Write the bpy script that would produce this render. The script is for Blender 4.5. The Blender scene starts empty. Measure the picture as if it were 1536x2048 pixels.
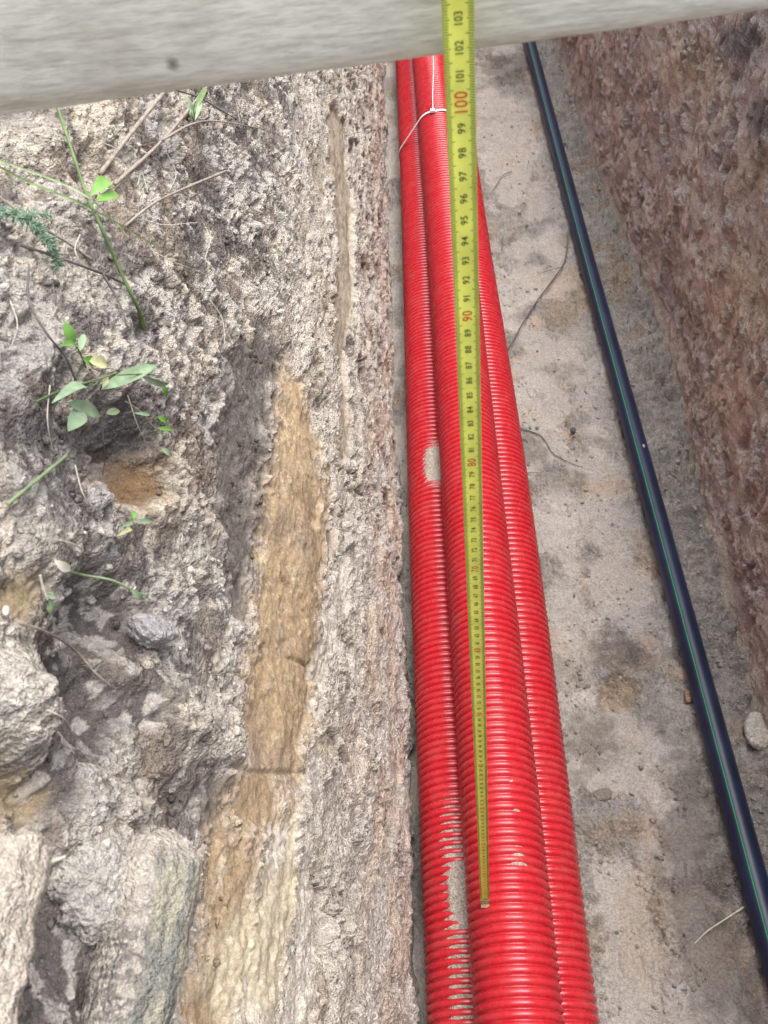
import bpy, math
import numpy as np
from mathutils import Matrix, Vector

# ------------------------------------------------------------------ camera, sky, sun, exposure
scene = bpy.context.scene
COL = scene.collection
FOC = 1772.0 / 2048.0                                   # focal length in picture heights
CAM = np.array([-0.0159, -0.3303, 1.3655])
RIGHT = np.array([0.9953, -0.0072, -0.0962])
DOWN = np.array([-0.0672, -0.7679, -0.6370])
AHEAD = np.array([-0.0693, 0.6405, -0.7648])
cd = bpy.data.cameras.new('camera')
cam = bpy.data.objects.new('camera', cd)
COL.objects.link(cam)
cd.sensor_fit = 'AUTO'
cd.sensor_width = 36.0
cd.lens = 36.0 * FOC
cd.clip_start = 0.02
cd.clip_end = 2000.0
cd.dof.use_dof = True
cd.dof.focus_distance = 1.15
cd.dof.aperture_fstop = cd.lens / 1.3
M = Matrix.Identity(4)
for i in range(3):
    M[i][0], M[i][1], M[i][2], M[i][3] = RIGHT[i], -DOWN[i], -AHEAD[i], CAM[i]
cam.matrix_world = M
scene.camera = cam

SUN_EL, SUN_AZ = 74.0, 75.0                              # degrees; azimuth clockwise from the trench direction
world = bpy.data.worlds.new('World')
scene.world = world
world.use_nodes = True
wn = world.node_tree
wn.nodes.clear()
sky = wn.nodes.new('ShaderNodeTexSky')
sky.sky_type = 'NISHITA'
sky.sun_disc = False
sky.sun_elevation = math.radians(SUN_EL)
sky.sun_rotation = math.radians(SUN_AZ)
sky.air_density = 1.0
sky.dust_density = 5.0
sky.ozone_density = 1.0
hsv = wn.nodes.new('ShaderNodeHueSaturation')            # overcast: a nearly white sky
hsv.inputs['Saturation'].default_value = 0.58
bg = wn.nodes.new('ShaderNodeBackground')
bg.inputs['Strength'].default_value = 0.15
wo = wn.nodes.new('ShaderNodeOutputWorld')
wn.links.new(sky.outputs[0], hsv.inputs['Color'])
wn.links.new(hsv.outputs[0], bg.inputs['Color'])
wn.links.new(bg.outputs[0], wo.inputs['Surface'])
sd = bpy.data.lights.new('sun', 'SUN')
sd.energy = 1.5
sd.angle = math.radians(55)
sd.color = (1.0, 0.99, 0.975)
sun = bpy.data.objects.new('sun', sd)
COL.objects.link(sun)
el, az = math.radians(SUN_EL), math.radians(SUN_AZ)
sdir = Vector((math.sin(az) * math.cos(el), math.cos(az) * math.cos(el), math.sin(el)))
sun.rotation_euler = sdir.to_track_quat('Z', 'Y').to_euler()
sun.location = (0, 0, 20)
vs = scene.view_settings
vs.view_transform = 'Standard'
vs.look = 'None'
vs.exposure = 1.33
vs.gamma = 1.0
vs.use_curve_mapping = False
scene.cycles.max_bounces = 8
scene.cycles.diffuse_bounces = 5
scene.cycles.use_denoising = True
scene.cycles.denoising_input_passes = 'RGB_ALBEDO_NORMAL'
scene.cycles.denoising_prefilter = 'ACCURATE'

# ------------------------------------------------------------------ terrain numbers (soil relief and soil colours)
#TERRAIN-BEGIN
def lin(r, g, b):
    c = np.array([r, g, b], float) / 255.0
    return np.where(c <= 0.04045, c / 12.92, ((c + 0.055) / 1.055) ** 2.4)

def _hash(ix, iy, seed):
    h = (ix.astype(np.int64) * 374761393 + iy.astype(np.int64) * 668265263 + seed * 1274126177) & 0xffffffff
    h = ((h ^ (h >> 13)) * 1274126177) & 0xffffffff
    return (h ^ (h >> 16)) & 0xffffffff

def perlin(x, y, seed=0):
    x0, y0 = np.floor(x), np.floor(y)
    fx, fy = x - x0, y - y0
    ix, iy = x0.astype(np.int64), y0.astype(np.int64)
    def g(dx, dy):
        a = _hash(ix + dx, iy + dy, seed) * (2 * math.pi / 4294967296.0)
        return np.cos(a) * (fx - dx) + np.sin(a) * (fy - dy)
    u = fx * fx * fx * (fx * (fx * 6 - 15) + 10)
    v = fy * fy * fy * (fy * (fy * 6 - 15) + 10)
    a, b, c, d = g(0, 0), g(1, 0), g(0, 1), g(1, 1)
    return ((a + u * (b - a)) * (1 - v) + (c + u * (d - c)) * v) * 1.5

def fbm(x, y, size, octaves=4, seed=0, gain=0.5):
    s, amp, t = 0, 1.0, 0.0
    f = 1.0 / size
    for o in range(octaves):
        s = s + amp * perlin(x * f + 17.3 * o, y * f - 9.1 * o, seed + o * 31)
        t += amp
        amp *= gain
        f *= 2.03
    return s / t

def billow(x, y, size, octaves=4, seed=0, gain=0.5):       # rounded lumps with sharp clefts between
    s, amp, t = 0, 1.0, 0.0
    f = 1.0 / size
    for o in range(octaves):
        s = s + amp * np.abs(perlin(x * f + 5.3 * o, y * f + 3.7 * o, seed + o * 57))
        t += amp
        amp *= gain
        f *= 2.1
    return s / t * 2

def worley(x, y, size, seed=0):                            # distance to the nearest cell point, 0..~1, and the cell's own number
    x, y = x / size, y / size
    ix, iy = np.floor(x).astype(np.int64), np.floor(y).astype(np.int64)
    best = np.full(x.shape, 9.0)
    cid = np.zeros(x.shape)
    for dx in (-1, 0, 1):
        for dy in (-1, 0, 1):
            h = _hash(ix + dx, iy + dy, seed)
            px = ix + dx + (h & 0xffff) / 65536.0
            py = iy + dy + (h >> 16) / 65536.0
            d = (px - x) ** 2 + (py - y) ** 2
            m = d < best
            best = np.where(m, d, best)
            cid = np.where(m, (h % 1009) / 1009.0, cid)
    return np.sqrt(best), cid

def sstep(a, b, x):
    t = np.clip((x - a) / (b - a), 0, 1)
    return t * t * (3 - 2 * t)

def inside(x, y, poly):                                    # signed distance to a polygon, positive inside
    poly = np.asarray(poly, float)
    best = np.full(x.shape, 1e9)
    par = np.zeros(x.shape, bool)
    for (ax, ay), (bx, by) in zip(poly, np.roll(poly, -1, 0)):
        ex, ey = bx - ax, by - ay
        t = np.clip(((x - ax) * ex + (y - ay) * ey) / (ex * ex + ey * ey + 1e-12), 0, 1)
        best = np.minimum(best, (x - ax - t * ex) ** 2 + (y - ay - t * ey) ** 2)
        c = (ay > y) != (by > y)
        xi = ax + (y - ay) * ex / np.where(abs(ey) < 1e-9, 1e-9, ey)
        par ^= c & (x < xi)
    return np.where(par, 1, -1) * np.sqrt(best)

def graded(a, b, n, o=0.95):                               # rows that widen with distance
    t = np.linspace(0, 1, n)
    return (a + o) * ((b + o) / (a + o)) ** t - o

YS = np.concatenate([np.linspace(-1.2, -0.40, 24)[:-1], graded(-0.40, 3.4, 1250), np.linspace(3.4, 6.0, 50)[1:]])

LEFT_PROFILE = np.array([(0.004, -0.03), (0.0, 0.0), (-0.010, 0.2), (-0.025, 0.45), (-0.042, 0.62), (-0.056, 0.71),
                         (-0.085, 0.80), (-0.108, 0.90), (-0.128, 1.00), (-0.165, 1.075), (-0.24, 1.13), (-0.36, 1.18),
                         (-0.60, 1.212), (-1.0, 1.215)])
RIGHT_PROFILE = np.array([(-0.006, -0.03), (0.0, 0.0), (0.012, 0.06), (0.03, 0.35), (0.05, 0.65), (0.07, 0.90), (0.09, 1.08),
                          (0.14, 1.16), (0.3, 1.20), (0.6, 1.215), (1.0, 1.215)])

def profile(ctrl, n, dens):
    d = np.concatenate([[0], np.cumsum(np.hypot(*np.diff(ctrl, axis=0).T))])
    u = np.linspace(0, d[-1], 1200)
    P = np.stack([np.interp(u, d, ctrl[:, 0]), np.interp(u, d, ctrl[:, 1])], 1)
    k = np.hanning(61); k /= k.sum()
    for c in (0, 1):
        pad = np.concatenate([2 * P[0, c] - P[30:0:-1, c], P[:, c], 2 * P[-1, c] - P[-2:-32:-1, c]])
        P[:, c] = np.convolve(pad, k, 'valid')
    w = np.interp(u, *dens)                                # sample density along the profile
    cw = np.concatenate([[0], np.cumsum((w[1:] + w[:-1]) / 2 * np.diff(u))])
    s = np.interp(np.linspace(0, cw[-1], n), cw, u)
    X, Z = np.interp(s, u, P[:, 0]), np.interp(s, u, P[:, 1])
    tx, tz = np.interp(s, u, np.gradient(P[:, 0], u)), np.interp(s, u, np.gradient(P[:, 1], u))
    l = np.hypot(tx, tz)
    return s, X, Z, tx / l, tz / l

def left_base(y):
    return np.interp(y, [-0.5, -0.1, 0.27, 0.81, 1.56, 2.8, 6], [-0.103, -0.104, -0.1054, -0.1124, -0.1252, -0.1267, -0.127])

def right_base(y):
    return np.interp(y, [-1, 0.3, 0.5, 0.77, 0.95, 1.25, 1.45, 1.62, 1.85, 2.2, 2.84, 6],
                     [0.455, 0.457, 0.461, 0.474, 0.486, 0.497, 0.503, 0.492, 0.474, 0.466, 0.458, 0.458])

ZONES = {'brown_hollow': [[(0.0976, 0.9498), (0.083, 0.949), (0.0631, 0.9595), (0.0507, 0.9805), (0.0358, 0.9927), (0.0342, 1.0085), (0.0324, 1.0257), (0.0537, 1.0162), (0.0689, 1.0083), (0.0894, 0.9942), (0.0999, 0.9677),
                   (0.1034, 0.9601)]],
 'brown_patch': [[(0.3982, 1.4549), (0.3724, 1.3988), (0.3334, 1.3825), (0.3046, 1.3345), (0.2712, 1.3456), (0.2582, 1.416), (0.2555, 1.4745), (0.2713, 1.5246), (0.3059, 1.5761), (0.3409, 1.5925), (0.3714, 1.5759),
                  (0.4056, 1.5314)],
                 [(0.4818, 1.5039), (0.4707, 1.4653), (0.4517, 1.4305), (0.4301, 1.421), (0.4171, 1.4466), (0.4103, 1.4751), (0.4109, 1.514), (0.4145, 1.5546), (0.4403, 1.5917), (0.4593, 1.5887), (0.4762, 1.5751),
                  (0.4808, 1.5411)],
                 [(0.2682, 0.013), (0.2497, -0.0283), (0.2301, -0.0428), (0.209, -0.0635), (0.1919, -0.0516), (0.1912, -0.0259), (0.1916, 0.0155), (0.196, 0.0589), (0.2146, 0.0799), (0.2406, 0.1003), (0.2601, 0.0928),
                  (0.2764, 0.0569)]],
 'cream': [[(0.2121, 0.6357), (0.3151, 0.5603), (0.2614, 0.5327), (0.1331, 0.6047), (0.0515, 0.635), (-0.0208, 0.6343), (-0.073, 0.6586), (-0.1219, 0.6208), (-0.2012, 0.6388), (-0.2105, 0.6961), (-0.1389, 0.6869),
            (-0.0739, 0.6853), (-0.0169, 0.6806), (0.0636, 0.6622), (0.1221, 0.6537)],
           [(-0.0928, 0.7522), (-0.0743, 0.7098), (-0.0929, 0.6951), (-0.1632, 0.7158), (-0.2177, 0.7413), (-0.2219, 0.7688), (-0.1572, 0.7599)]],
 'cuts': [[(0.1393, 0.7597), (0.1359, 0.7311), (0.1342, 0.7033), (0.1202, 0.6899)], [(0.0596, 0.7714), (0.0682, 0.7384), (0.0889, 0.6813)], [(0.4149, 0.7819), (0.4101, 0.7515)],
          [(-0.0859, 0.869), (-0.0738, 0.8311), (-0.0515, 0.7702), (-0.0134, 0.6745)], [(0.0088, 0.8191), (0.0133, 0.7888)]],
 'dark': [[(0.3562, 0.879), (0.4161, 0.8216), (0.4096, 0.7868), (0.3299, 0.7999), (0.2593, 0.8008), (0.1982, 0.806), (0.1457, 0.8067), (0.0931, 0.8143), (0.0639, 0.8139), (0.0796, 0.8498), (0.1044, 0.8636),
           (0.1549, 0.8665), (0.179, 0.8904), (0.2448, 0.8973), (0.3011, 0.8948)],
          [(-0.1189, 0.9028), (-0.0751, 0.8299), (-0.0988, 0.8223), (-0.1278, 0.8763)]],
 'dark_hollow': [[(-0.0055, 0.9301), (-0.0251, 0.9369), (-0.0426, 0.9456), (-0.0588, 0.9726), (-0.0641, 0.9918), (-0.0672, 1.009), (-0.0609, 1.0185), (-0.0488, 1.0238), (-0.0292, 1.009), (-0.0126, 0.989),
                  (-0.0014, 0.963), (0.0058, 0.9427)],
                 [(-0.0592, 0.9097), (-0.0776, 0.9176), (-0.0999, 0.9354), (-0.1153, 0.9578), (-0.1186, 0.9855), (-0.1211, 1.0018), (-0.1089, 1.0085), (-0.0973, 1.0173), (-0.0704, 0.9957), (-0.0589, 0.9778),
                  (-0.0565, 0.9441), (-0.0547, 0.9351)],
                 [(-0.1354, 0.9669), (-0.1456, 0.9659), (-0.1564, 0.9685), (-0.1595, 0.9777), (-0.1645, 0.9839), (-0.158, 0.9922), (-0.1484, 0.9993), (-0.1373, 1.0023), (-0.131, 0.9985), (-0.1201, 0.9934),
                  (-0.1231, 0.9829), (-0.1267, 0.9744)],
                 [(0.1224, 0.9635), (0.1067, 0.9736), (0.0901, 0.9843), (0.0717, 1.0014), (0.0594, 1.0172), (0.0529, 1.0318), (0.0568, 1.0339), (0.0643, 1.0324), (0.0761, 1.0226), (0.0917, 1.0082), (0.1083, 0.9896),
                  (0.1192, 0.9739)]],
 'dents': [((0.0795, 1.0069), (0.0311, 0.0336), -0.028), ((0.0644, 0.9857), (0.0331, 0.0388), -0.014), ((-0.0373, 0.9807), (0.0277, 0.0443), -0.03), ((-0.0906, 0.9661), (0.0265, 0.0478), -0.026),
           ((-0.1615, 1.0131), (0.0148, 0.0321), -0.022), ((-0.2082, 0.967), (0.0307, 0.0234), -0.016), ((-0.1209, 1.0384), (0.0275, 0.024), 0.02), ((-0.0322, 1.0486), (0.0326, 0.0463), 0.016),
           ((-0.0617, 0.8929), (0.0223, 0.0466), 0.012), ((0.1652, 0.9941), (0.0717, 0.0662), 0.01), ((0.0561, 1.0913), (0.0462, 0.0196), 0.014), ((0.1704, 1.0212), (0.0146, 0.0127), -0.014),
           ((0.2251, 1.1331), (0.0199, 0.0109), -0.016), ((0.2797, 1.1018), (0.0204, 0.0103), -0.015), ((0.2713, 1.1338), (0.0217, 0.0176), 0.014), ((-0.0602, 0.8337), (0.0192, 0.0447), 0.012),
           ((-0.1128, 0.8868), (0.0107, 0.028), -0.008), ((-0.0085, 0.4664), (0.0307, 0.0691), -0.016), ((-0.0714, 0.5124), (0.0224, 0.0437), -0.012), ((0.1811, 0.4222), (0.0329, 0.064), -0.012),
           ((0.18, 0.6316), (0.0123, 0.0192), -0.008), ((0.0365, 0.8801), (0.0126, 0.0197), -0.012)],
 'floor_dark': [[(0.3172, 0.4631), (0.3045, 0.4451), (0.2837, 0.432), (0.2536, 0.4291), (0.2316, 0.4316), (0.2001, 0.4481), (0.2179, 0.4696), (0.2143, 0.494), (0.2324, 0.4978), (0.2675, 0.5099), (0.2948, 0.4981),
                 (0.3116, 0.4845)],
                [(0.3258, 0.2961), (0.3645, 0.2275), (0.3641, 0.0498), (0.3542, -0.112), (0.2713, -0.11), (0.2463, -0.0122), (0.2599, 0.1243)],
                [(0.2133, 0.4402), (0.2074, 0.4177), (0.1935, 0.4139), (0.1695, 0.4012), (0.1479, 0.4086), (0.1419, 0.4203), (0.1292, 0.4454), (0.1385, 0.4643), (0.1588, 0.4734), (0.1803, 0.4792), (0.1993, 0.4749),
                 (0.2171, 0.4579)],
                [(0.2384, 0.3007), (0.2232, 0.2736), (0.2074, 0.2653), (0.1836, 0.2483), (0.1615, 0.2662), (0.1464, 0.2809), (0.1371, 0.3061), (0.1598, 0.334), (0.1754, 0.3472), (0.201, 0.3612), (0.2289, 0.3528),
                 (0.2327, 0.3265)],
                [(0.3745, -0.0775), (0.3562, -0.0967), (0.3404, -0.1094), (0.3241, -0.1045), (0.3047, -0.1085), (0.2962, -0.0944), (0.2943, -0.0754), (0.3005, -0.0543), (0.3156, -0.0471), (0.3385, -0.0489),
                 (0.358, -0.0446), (0.3645, -0.0566)],
                [(0.4058, 2.7133), (0.3564, 2.6706), (0.335, 2.6413), (0.2728, 2.6136), (0.2297, 2.6604), (0.2, 2.7079), (0.1755, 2.7662), (0.2051, 2.8086), (0.2456, 2.8522), (0.2947, 2.8465), (0.3474, 2.8295),
                 (0.3838, 2.7831)],
                [(0.1974, 0.9525), (0.1946, 0.9263), (0.1688, 0.9039), (0.1424, 0.9047), (0.1146, 0.9093), (0.1064, 0.9359), (0.1021, 0.962), (0.1003, 0.9917), (0.1248, 1.0195), (0.1537, 1.0122), (0.1835, 1.0045),
                 (0.1995, 0.9824)]],
 'gap': [[(-0.1792, 0.995), (-0.1708, 0.9771), (-0.1847, 0.9584), (-0.21, 0.9257), (-0.2414, 0.8955), (-0.2528, 0.9681), (-0.2137, 0.9888)]],
 'ochre': [[(0.4191, 0.7857), (0.4153, 0.7346), (0.383, 0.6817), (0.3219, 0.6463), (0.2548, 0.6409), (0.1489, 0.657), (0.1217, 0.6248), (0.04, 0.6589), (-0.0221, 0.6932), (-0.0744, 0.7321), (-0.1067, 0.7615),
            (-0.1589, 0.7666), (-0.2228, 0.7748), (-0.2313, 0.8305), (-0.1595, 0.8306), (-0.1011, 0.8285), (-0.078, 0.8233), (-0.0493, 0.8079), (-0.0092, 0.8084), (0.051, 0.7953), (0.0911, 0.8097), (0.1487, 0.8026),
            (0.2178, 0.8044), (0.2814, 0.7987), (0.3529, 0.7919)]],
 'ochre_hollow': [[(-0.1496, 0.9823), (-0.1599, 0.9826), (-0.1656, 0.9923), (-0.1766, 1.0065), (-0.1821, 1.0231), (-0.1778, 1.0351), (-0.1718, 1.0406), (-0.1612, 1.0377), (-0.1537, 1.0335), (-0.148, 1.0183),
                   (-0.141, 1.0057), (-0.1433, 0.9892)],
                  [(-0.0629, 1.0399), (-0.0705, 1.0385), (-0.0793, 1.0417), (-0.086, 1.051), (-0.0881, 1.0606), (-0.087, 1.0689), (-0.0817, 1.0712), (-0.074, 1.0698), (-0.0687, 1.0661), (-0.0599, 1.0599),
                   (-0.0563, 1.0489), (-0.0592, 1.042)]],
 'pale_clods': [[(-0.0111, 1.0141), (-0.0258, 1.0227), (-0.0354, 1.0304), (-0.051, 1.0453), (-0.0592, 1.0605), (-0.0618, 1.0713), (-0.0563, 1.0796), (-0.0443, 1.0794), (-0.0325, 1.0731), (-0.0196, 1.0562),
                 (-0.008, 1.0387), (-0.0063, 1.0224)],
                [(-0.1078, 1.0121), (-0.1251, 1.0156), (-0.1343, 1.0196), (-0.1473, 1.0283), (-0.1501, 1.0368), (-0.1421, 1.0469), (-0.1298, 1.0571), (-0.1156, 1.0605), (-0.1006, 1.0588), (-0.0928, 1.0489),
                 (-0.0888, 1.0413), (-0.1016, 1.0256)],
                [(-0.0404, 0.787), (-0.0463, 0.7872), (-0.0616, 0.812), (-0.0704, 0.8314), (-0.0799, 0.8554), (-0.0794, 0.8653), (-0.0783, 0.8756), (-0.0688, 0.8652), (-0.061, 0.86), (-0.0487, 0.8359), (-0.042, 0.8118),
                 (-0.04, 0.8012)],
                [(0.0804, 0.8626), (0.0666, 0.8625), (0.051, 0.8689), (0.0263, 0.8846), (0.0256, 0.9054), (0.027, 0.9173), (0.0371, 0.9248), (0.057, 0.9209), (0.0711, 0.9106), (0.0874, 0.9008), (0.0941, 0.8827),
                 (0.093, 0.8737)],
                [(0.2918, 1.1234), (0.2715, 1.1227), (0.2542, 1.1314), (0.2384, 1.1367), (0.2381, 1.1472), (0.2427, 1.1519), (0.2487, 1.1611), (0.2666, 1.1607), (0.2763, 1.1567), (0.2934, 1.1502), (0.3046, 1.1421),
                 (0.2948, 1.1329)],
                [(-0.0203, 0.8313), (-0.0306, 0.8262), (-0.0426, 0.8372), (-0.0588, 0.8553), (-0.0612, 0.8732), (-0.0614, 0.8918), (-0.0551, 0.9014), (-0.0409, 0.8951), (-0.0269, 0.882), (-0.0144, 0.8663),
                 (-0.0053, 0.8447), (-0.0081, 0.8314)],
                [(0.1845, 1.0593), (0.1634, 1.0638), (0.1432, 1.0664), (0.1361, 1.0758), (0.1305, 1.0851), (0.1288, 1.094), (0.1389, 1.098), (0.151, 1.1041), (0.1632, 1.0994), (0.1832, 1.0891), (0.1885, 1.0779),
                 (0.1862, 1.0727)]],
 'plates': [[(0.2522, 0.7338), (0.2358, 0.6987), (0.198, 0.6914), (0.1715, 0.6876), (0.1333, 0.6831), (0.1205, 0.7133), (0.108, 0.746), (0.1303, 0.7754), (0.1506, 0.8069), (0.1861, 0.8043), (0.2181, 0.8),
             (0.2538, 0.7644)],
            [(0.3558, 0.6081), (0.3484, 0.5706), (0.3159, 0.5548), (0.2824, 0.5452), (0.2496, 0.5595), (0.2307, 0.5825), (0.236, 0.6171), (0.238, 0.6542), (0.2695, 0.6825), (0.3088, 0.6957), (0.3363, 0.6623),
             (0.3644, 0.6492)],
            [(0.2784, 1.0956), (0.2716, 1.052), (0.237, 1.0192), (0.2057, 1.0046), (0.1797, 1.0375), (0.1538, 1.0539), (0.1654, 1.1081), (0.1545, 1.1569), (0.199, 1.2063), (0.2305, 1.2068), (0.2626, 1.1808),
             (0.28, 1.15)],
            [(0.165, 0.1282), (0.2426, 0.1105), (0.2463, -0.0122), (0.2262, -0.109), (0.1483, -0.1072)],
            [(0.3493, 1.5227), (0.3332, 1.4834), (0.295, 1.4584), (0.2493, 1.4587), (0.2159, 1.46), (0.1853, 1.5053), (0.185, 1.5461), (0.1808, 1.588), (0.2205, 1.631), (0.2673, 1.6099), (0.3045, 1.601),
             (0.3358, 1.5569)],
            [(0.3329, 2.1652), (0.289, 2.0252), (0.2658, 1.9309), (0.2197, 1.9045), (0.1741, 1.9774), (0.157, 2.0548), (0.1587, 2.1981), (0.1836, 2.3558), (0.2346, 2.4197), (0.2764, 2.4844), (0.325, 2.4511),
             (0.3393, 2.2712)],
            [(0.2071, 0.4803), (0.2065, 0.4458), (0.1881, 0.4294), (0.1665, 0.41), (0.1531, 0.4256), (0.1365, 0.4502), (0.1378, 0.4849), (0.1441, 0.5167), (0.1622, 0.5296), (0.1842, 0.5391), (0.203, 0.5392),
             (0.2137, 0.5058)]],
 'right_dark': [[(1.0149, 0.6747), (0.9918, 0.6594), (1.0163, 0.6302), (1.0356, 0.6145), (1.0712, 0.6098), (1.1119, 0.6004), (1.142, 0.6114), (1.1525, 0.6329), (1.133, 0.6535), (1.111, 0.6759), (1.0807, 0.6824),
                 (1.0374, 0.6846)],
                [(1.1666, 0.731), (1.1655, 0.7174), (1.2001, 0.6902), (1.2548, 0.662), (1.3211, 0.6384), (1.3811, 0.6248), (1.3968, 0.6366), (1.4291, 0.6444), (1.3651, 0.6801), (1.3091, 0.7059), (1.2455, 0.7267),
                 (1.1849, 0.7386)]],
 'right_ochre': [[(0.723, 0.5547), (0.7245, 0.5064), (0.7279, 0.4559), (0.8173, 0.3802), (0.9134, 0.3264), (1.0694, 0.2311), (1.0877, 0.2806), (1.0921, 0.3338), (1.0511, 0.4394), (0.9576, 0.4798), (0.875, 0.5333),
                  (0.8153, 0.5474)],
                 [(0.9479, 0.6293), (0.9452, 0.6054), (0.957, 0.5809), (0.9837, 0.5587), (1.0322, 0.5393), (1.0807, 0.53), (1.1269, 0.5291), (1.1115, 0.5646), (1.0873, 0.5991), (1.0642, 0.6243), (1.0184, 0.6409),
                  (0.9818, 0.6396)],
                 [(0.6949, 0.4057), (0.6909, 0.3794), (0.7093, 0.3312), (0.7464, 0.2667), (0.8198, 0.2246), (0.9271, 0.1586), (0.9451, 0.176), (0.9266, 0.2331), (0.904, 0.2805), (0.8427, 0.3376), (0.7797, 0.3871),
                  (0.7368, 0.4036)],
                 [(1.3459, 0.6044), (1.3005, 0.5946), (1.3849, 0.5492), (1.4779, 0.4922), (1.559, 0.4574), (1.6214, 0.459), (1.6614, 0.4673), (1.6467, 0.5082), (1.6394, 0.544), (1.5482, 0.5805), (1.4636, 0.6033),
                  (1.4313, 0.5941)]],
 'right_step': [[(2.0976, 0.0069), (2.0544, 0.0307), (1.6575, 0.0126), (1.7303, 0.0)]],
 'scoop': [[(0.2287, 0.4055), (0.248, 0.4206), (0.278, 0.4149), (0.2909, 0.3952), (0.2673, 0.3568), (0.2286, 0.3545), (0.2153, 0.3735)]],
 'smear': [[(-0.2278, 0.8076), (-0.1896, 0.809), (-0.1563, 0.8006), (-0.1322, 0.7714), (-0.0985, 0.7471), (-0.076, 0.7031), (-0.1057, 0.6867), (-0.2088, 0.6857)],
           [(-0.1187, 0.8209), (-0.1149, 0.8091), (-0.1548, 0.813), (-0.1572, 0.8218)]],
 'streak': [[(1.1856, 0.704), (1.3088, 0.5871), (1.0971, 0.5362), (0.8491, 0.5256), (0.6542, 0.5668), (0.5212, 0.5377), (0.4057, 0.5856), (0.2785, 0.6093), (0.2548, 0.6409), (0.3915, 0.611), (0.5266, 0.6083),
             (0.5775, 0.6334), (0.6716, 0.6606), (0.808, 0.6485), (1.0176, 0.6941)]]}                                        # outlines of the soil patches, in (metres along the trench, metres up the bank)

def pebbly(w, c, a):                                        # rounded crumbs of uneven height with clefts between
    return a * ((0.25 + 1.1 * c) * np.sqrt(np.clip(1 - (w / 0.74) ** 2, 0, 1)) - 0.45)

def zone(name, Y, S, soft, rough, wob=None):
    m = None
    for poly in ZONES[name]:
        d = inside(Y, S, poly) + (wob * rough if wob is not None else 0)
        k = sstep(-soft, soft, d)
        m = k if m is None else np.maximum(m, k)
    return m

def dent(Y, S, c, r):                                      # soft round bump or hollow
    return np.exp(-(((Y - c[0]) / r[0]) ** 2 + ((S - c[1]) / r[1]) ** 2))

def mix(a, b, m):
    return a + (np.asarray(b) - a) * m[..., None]

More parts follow.
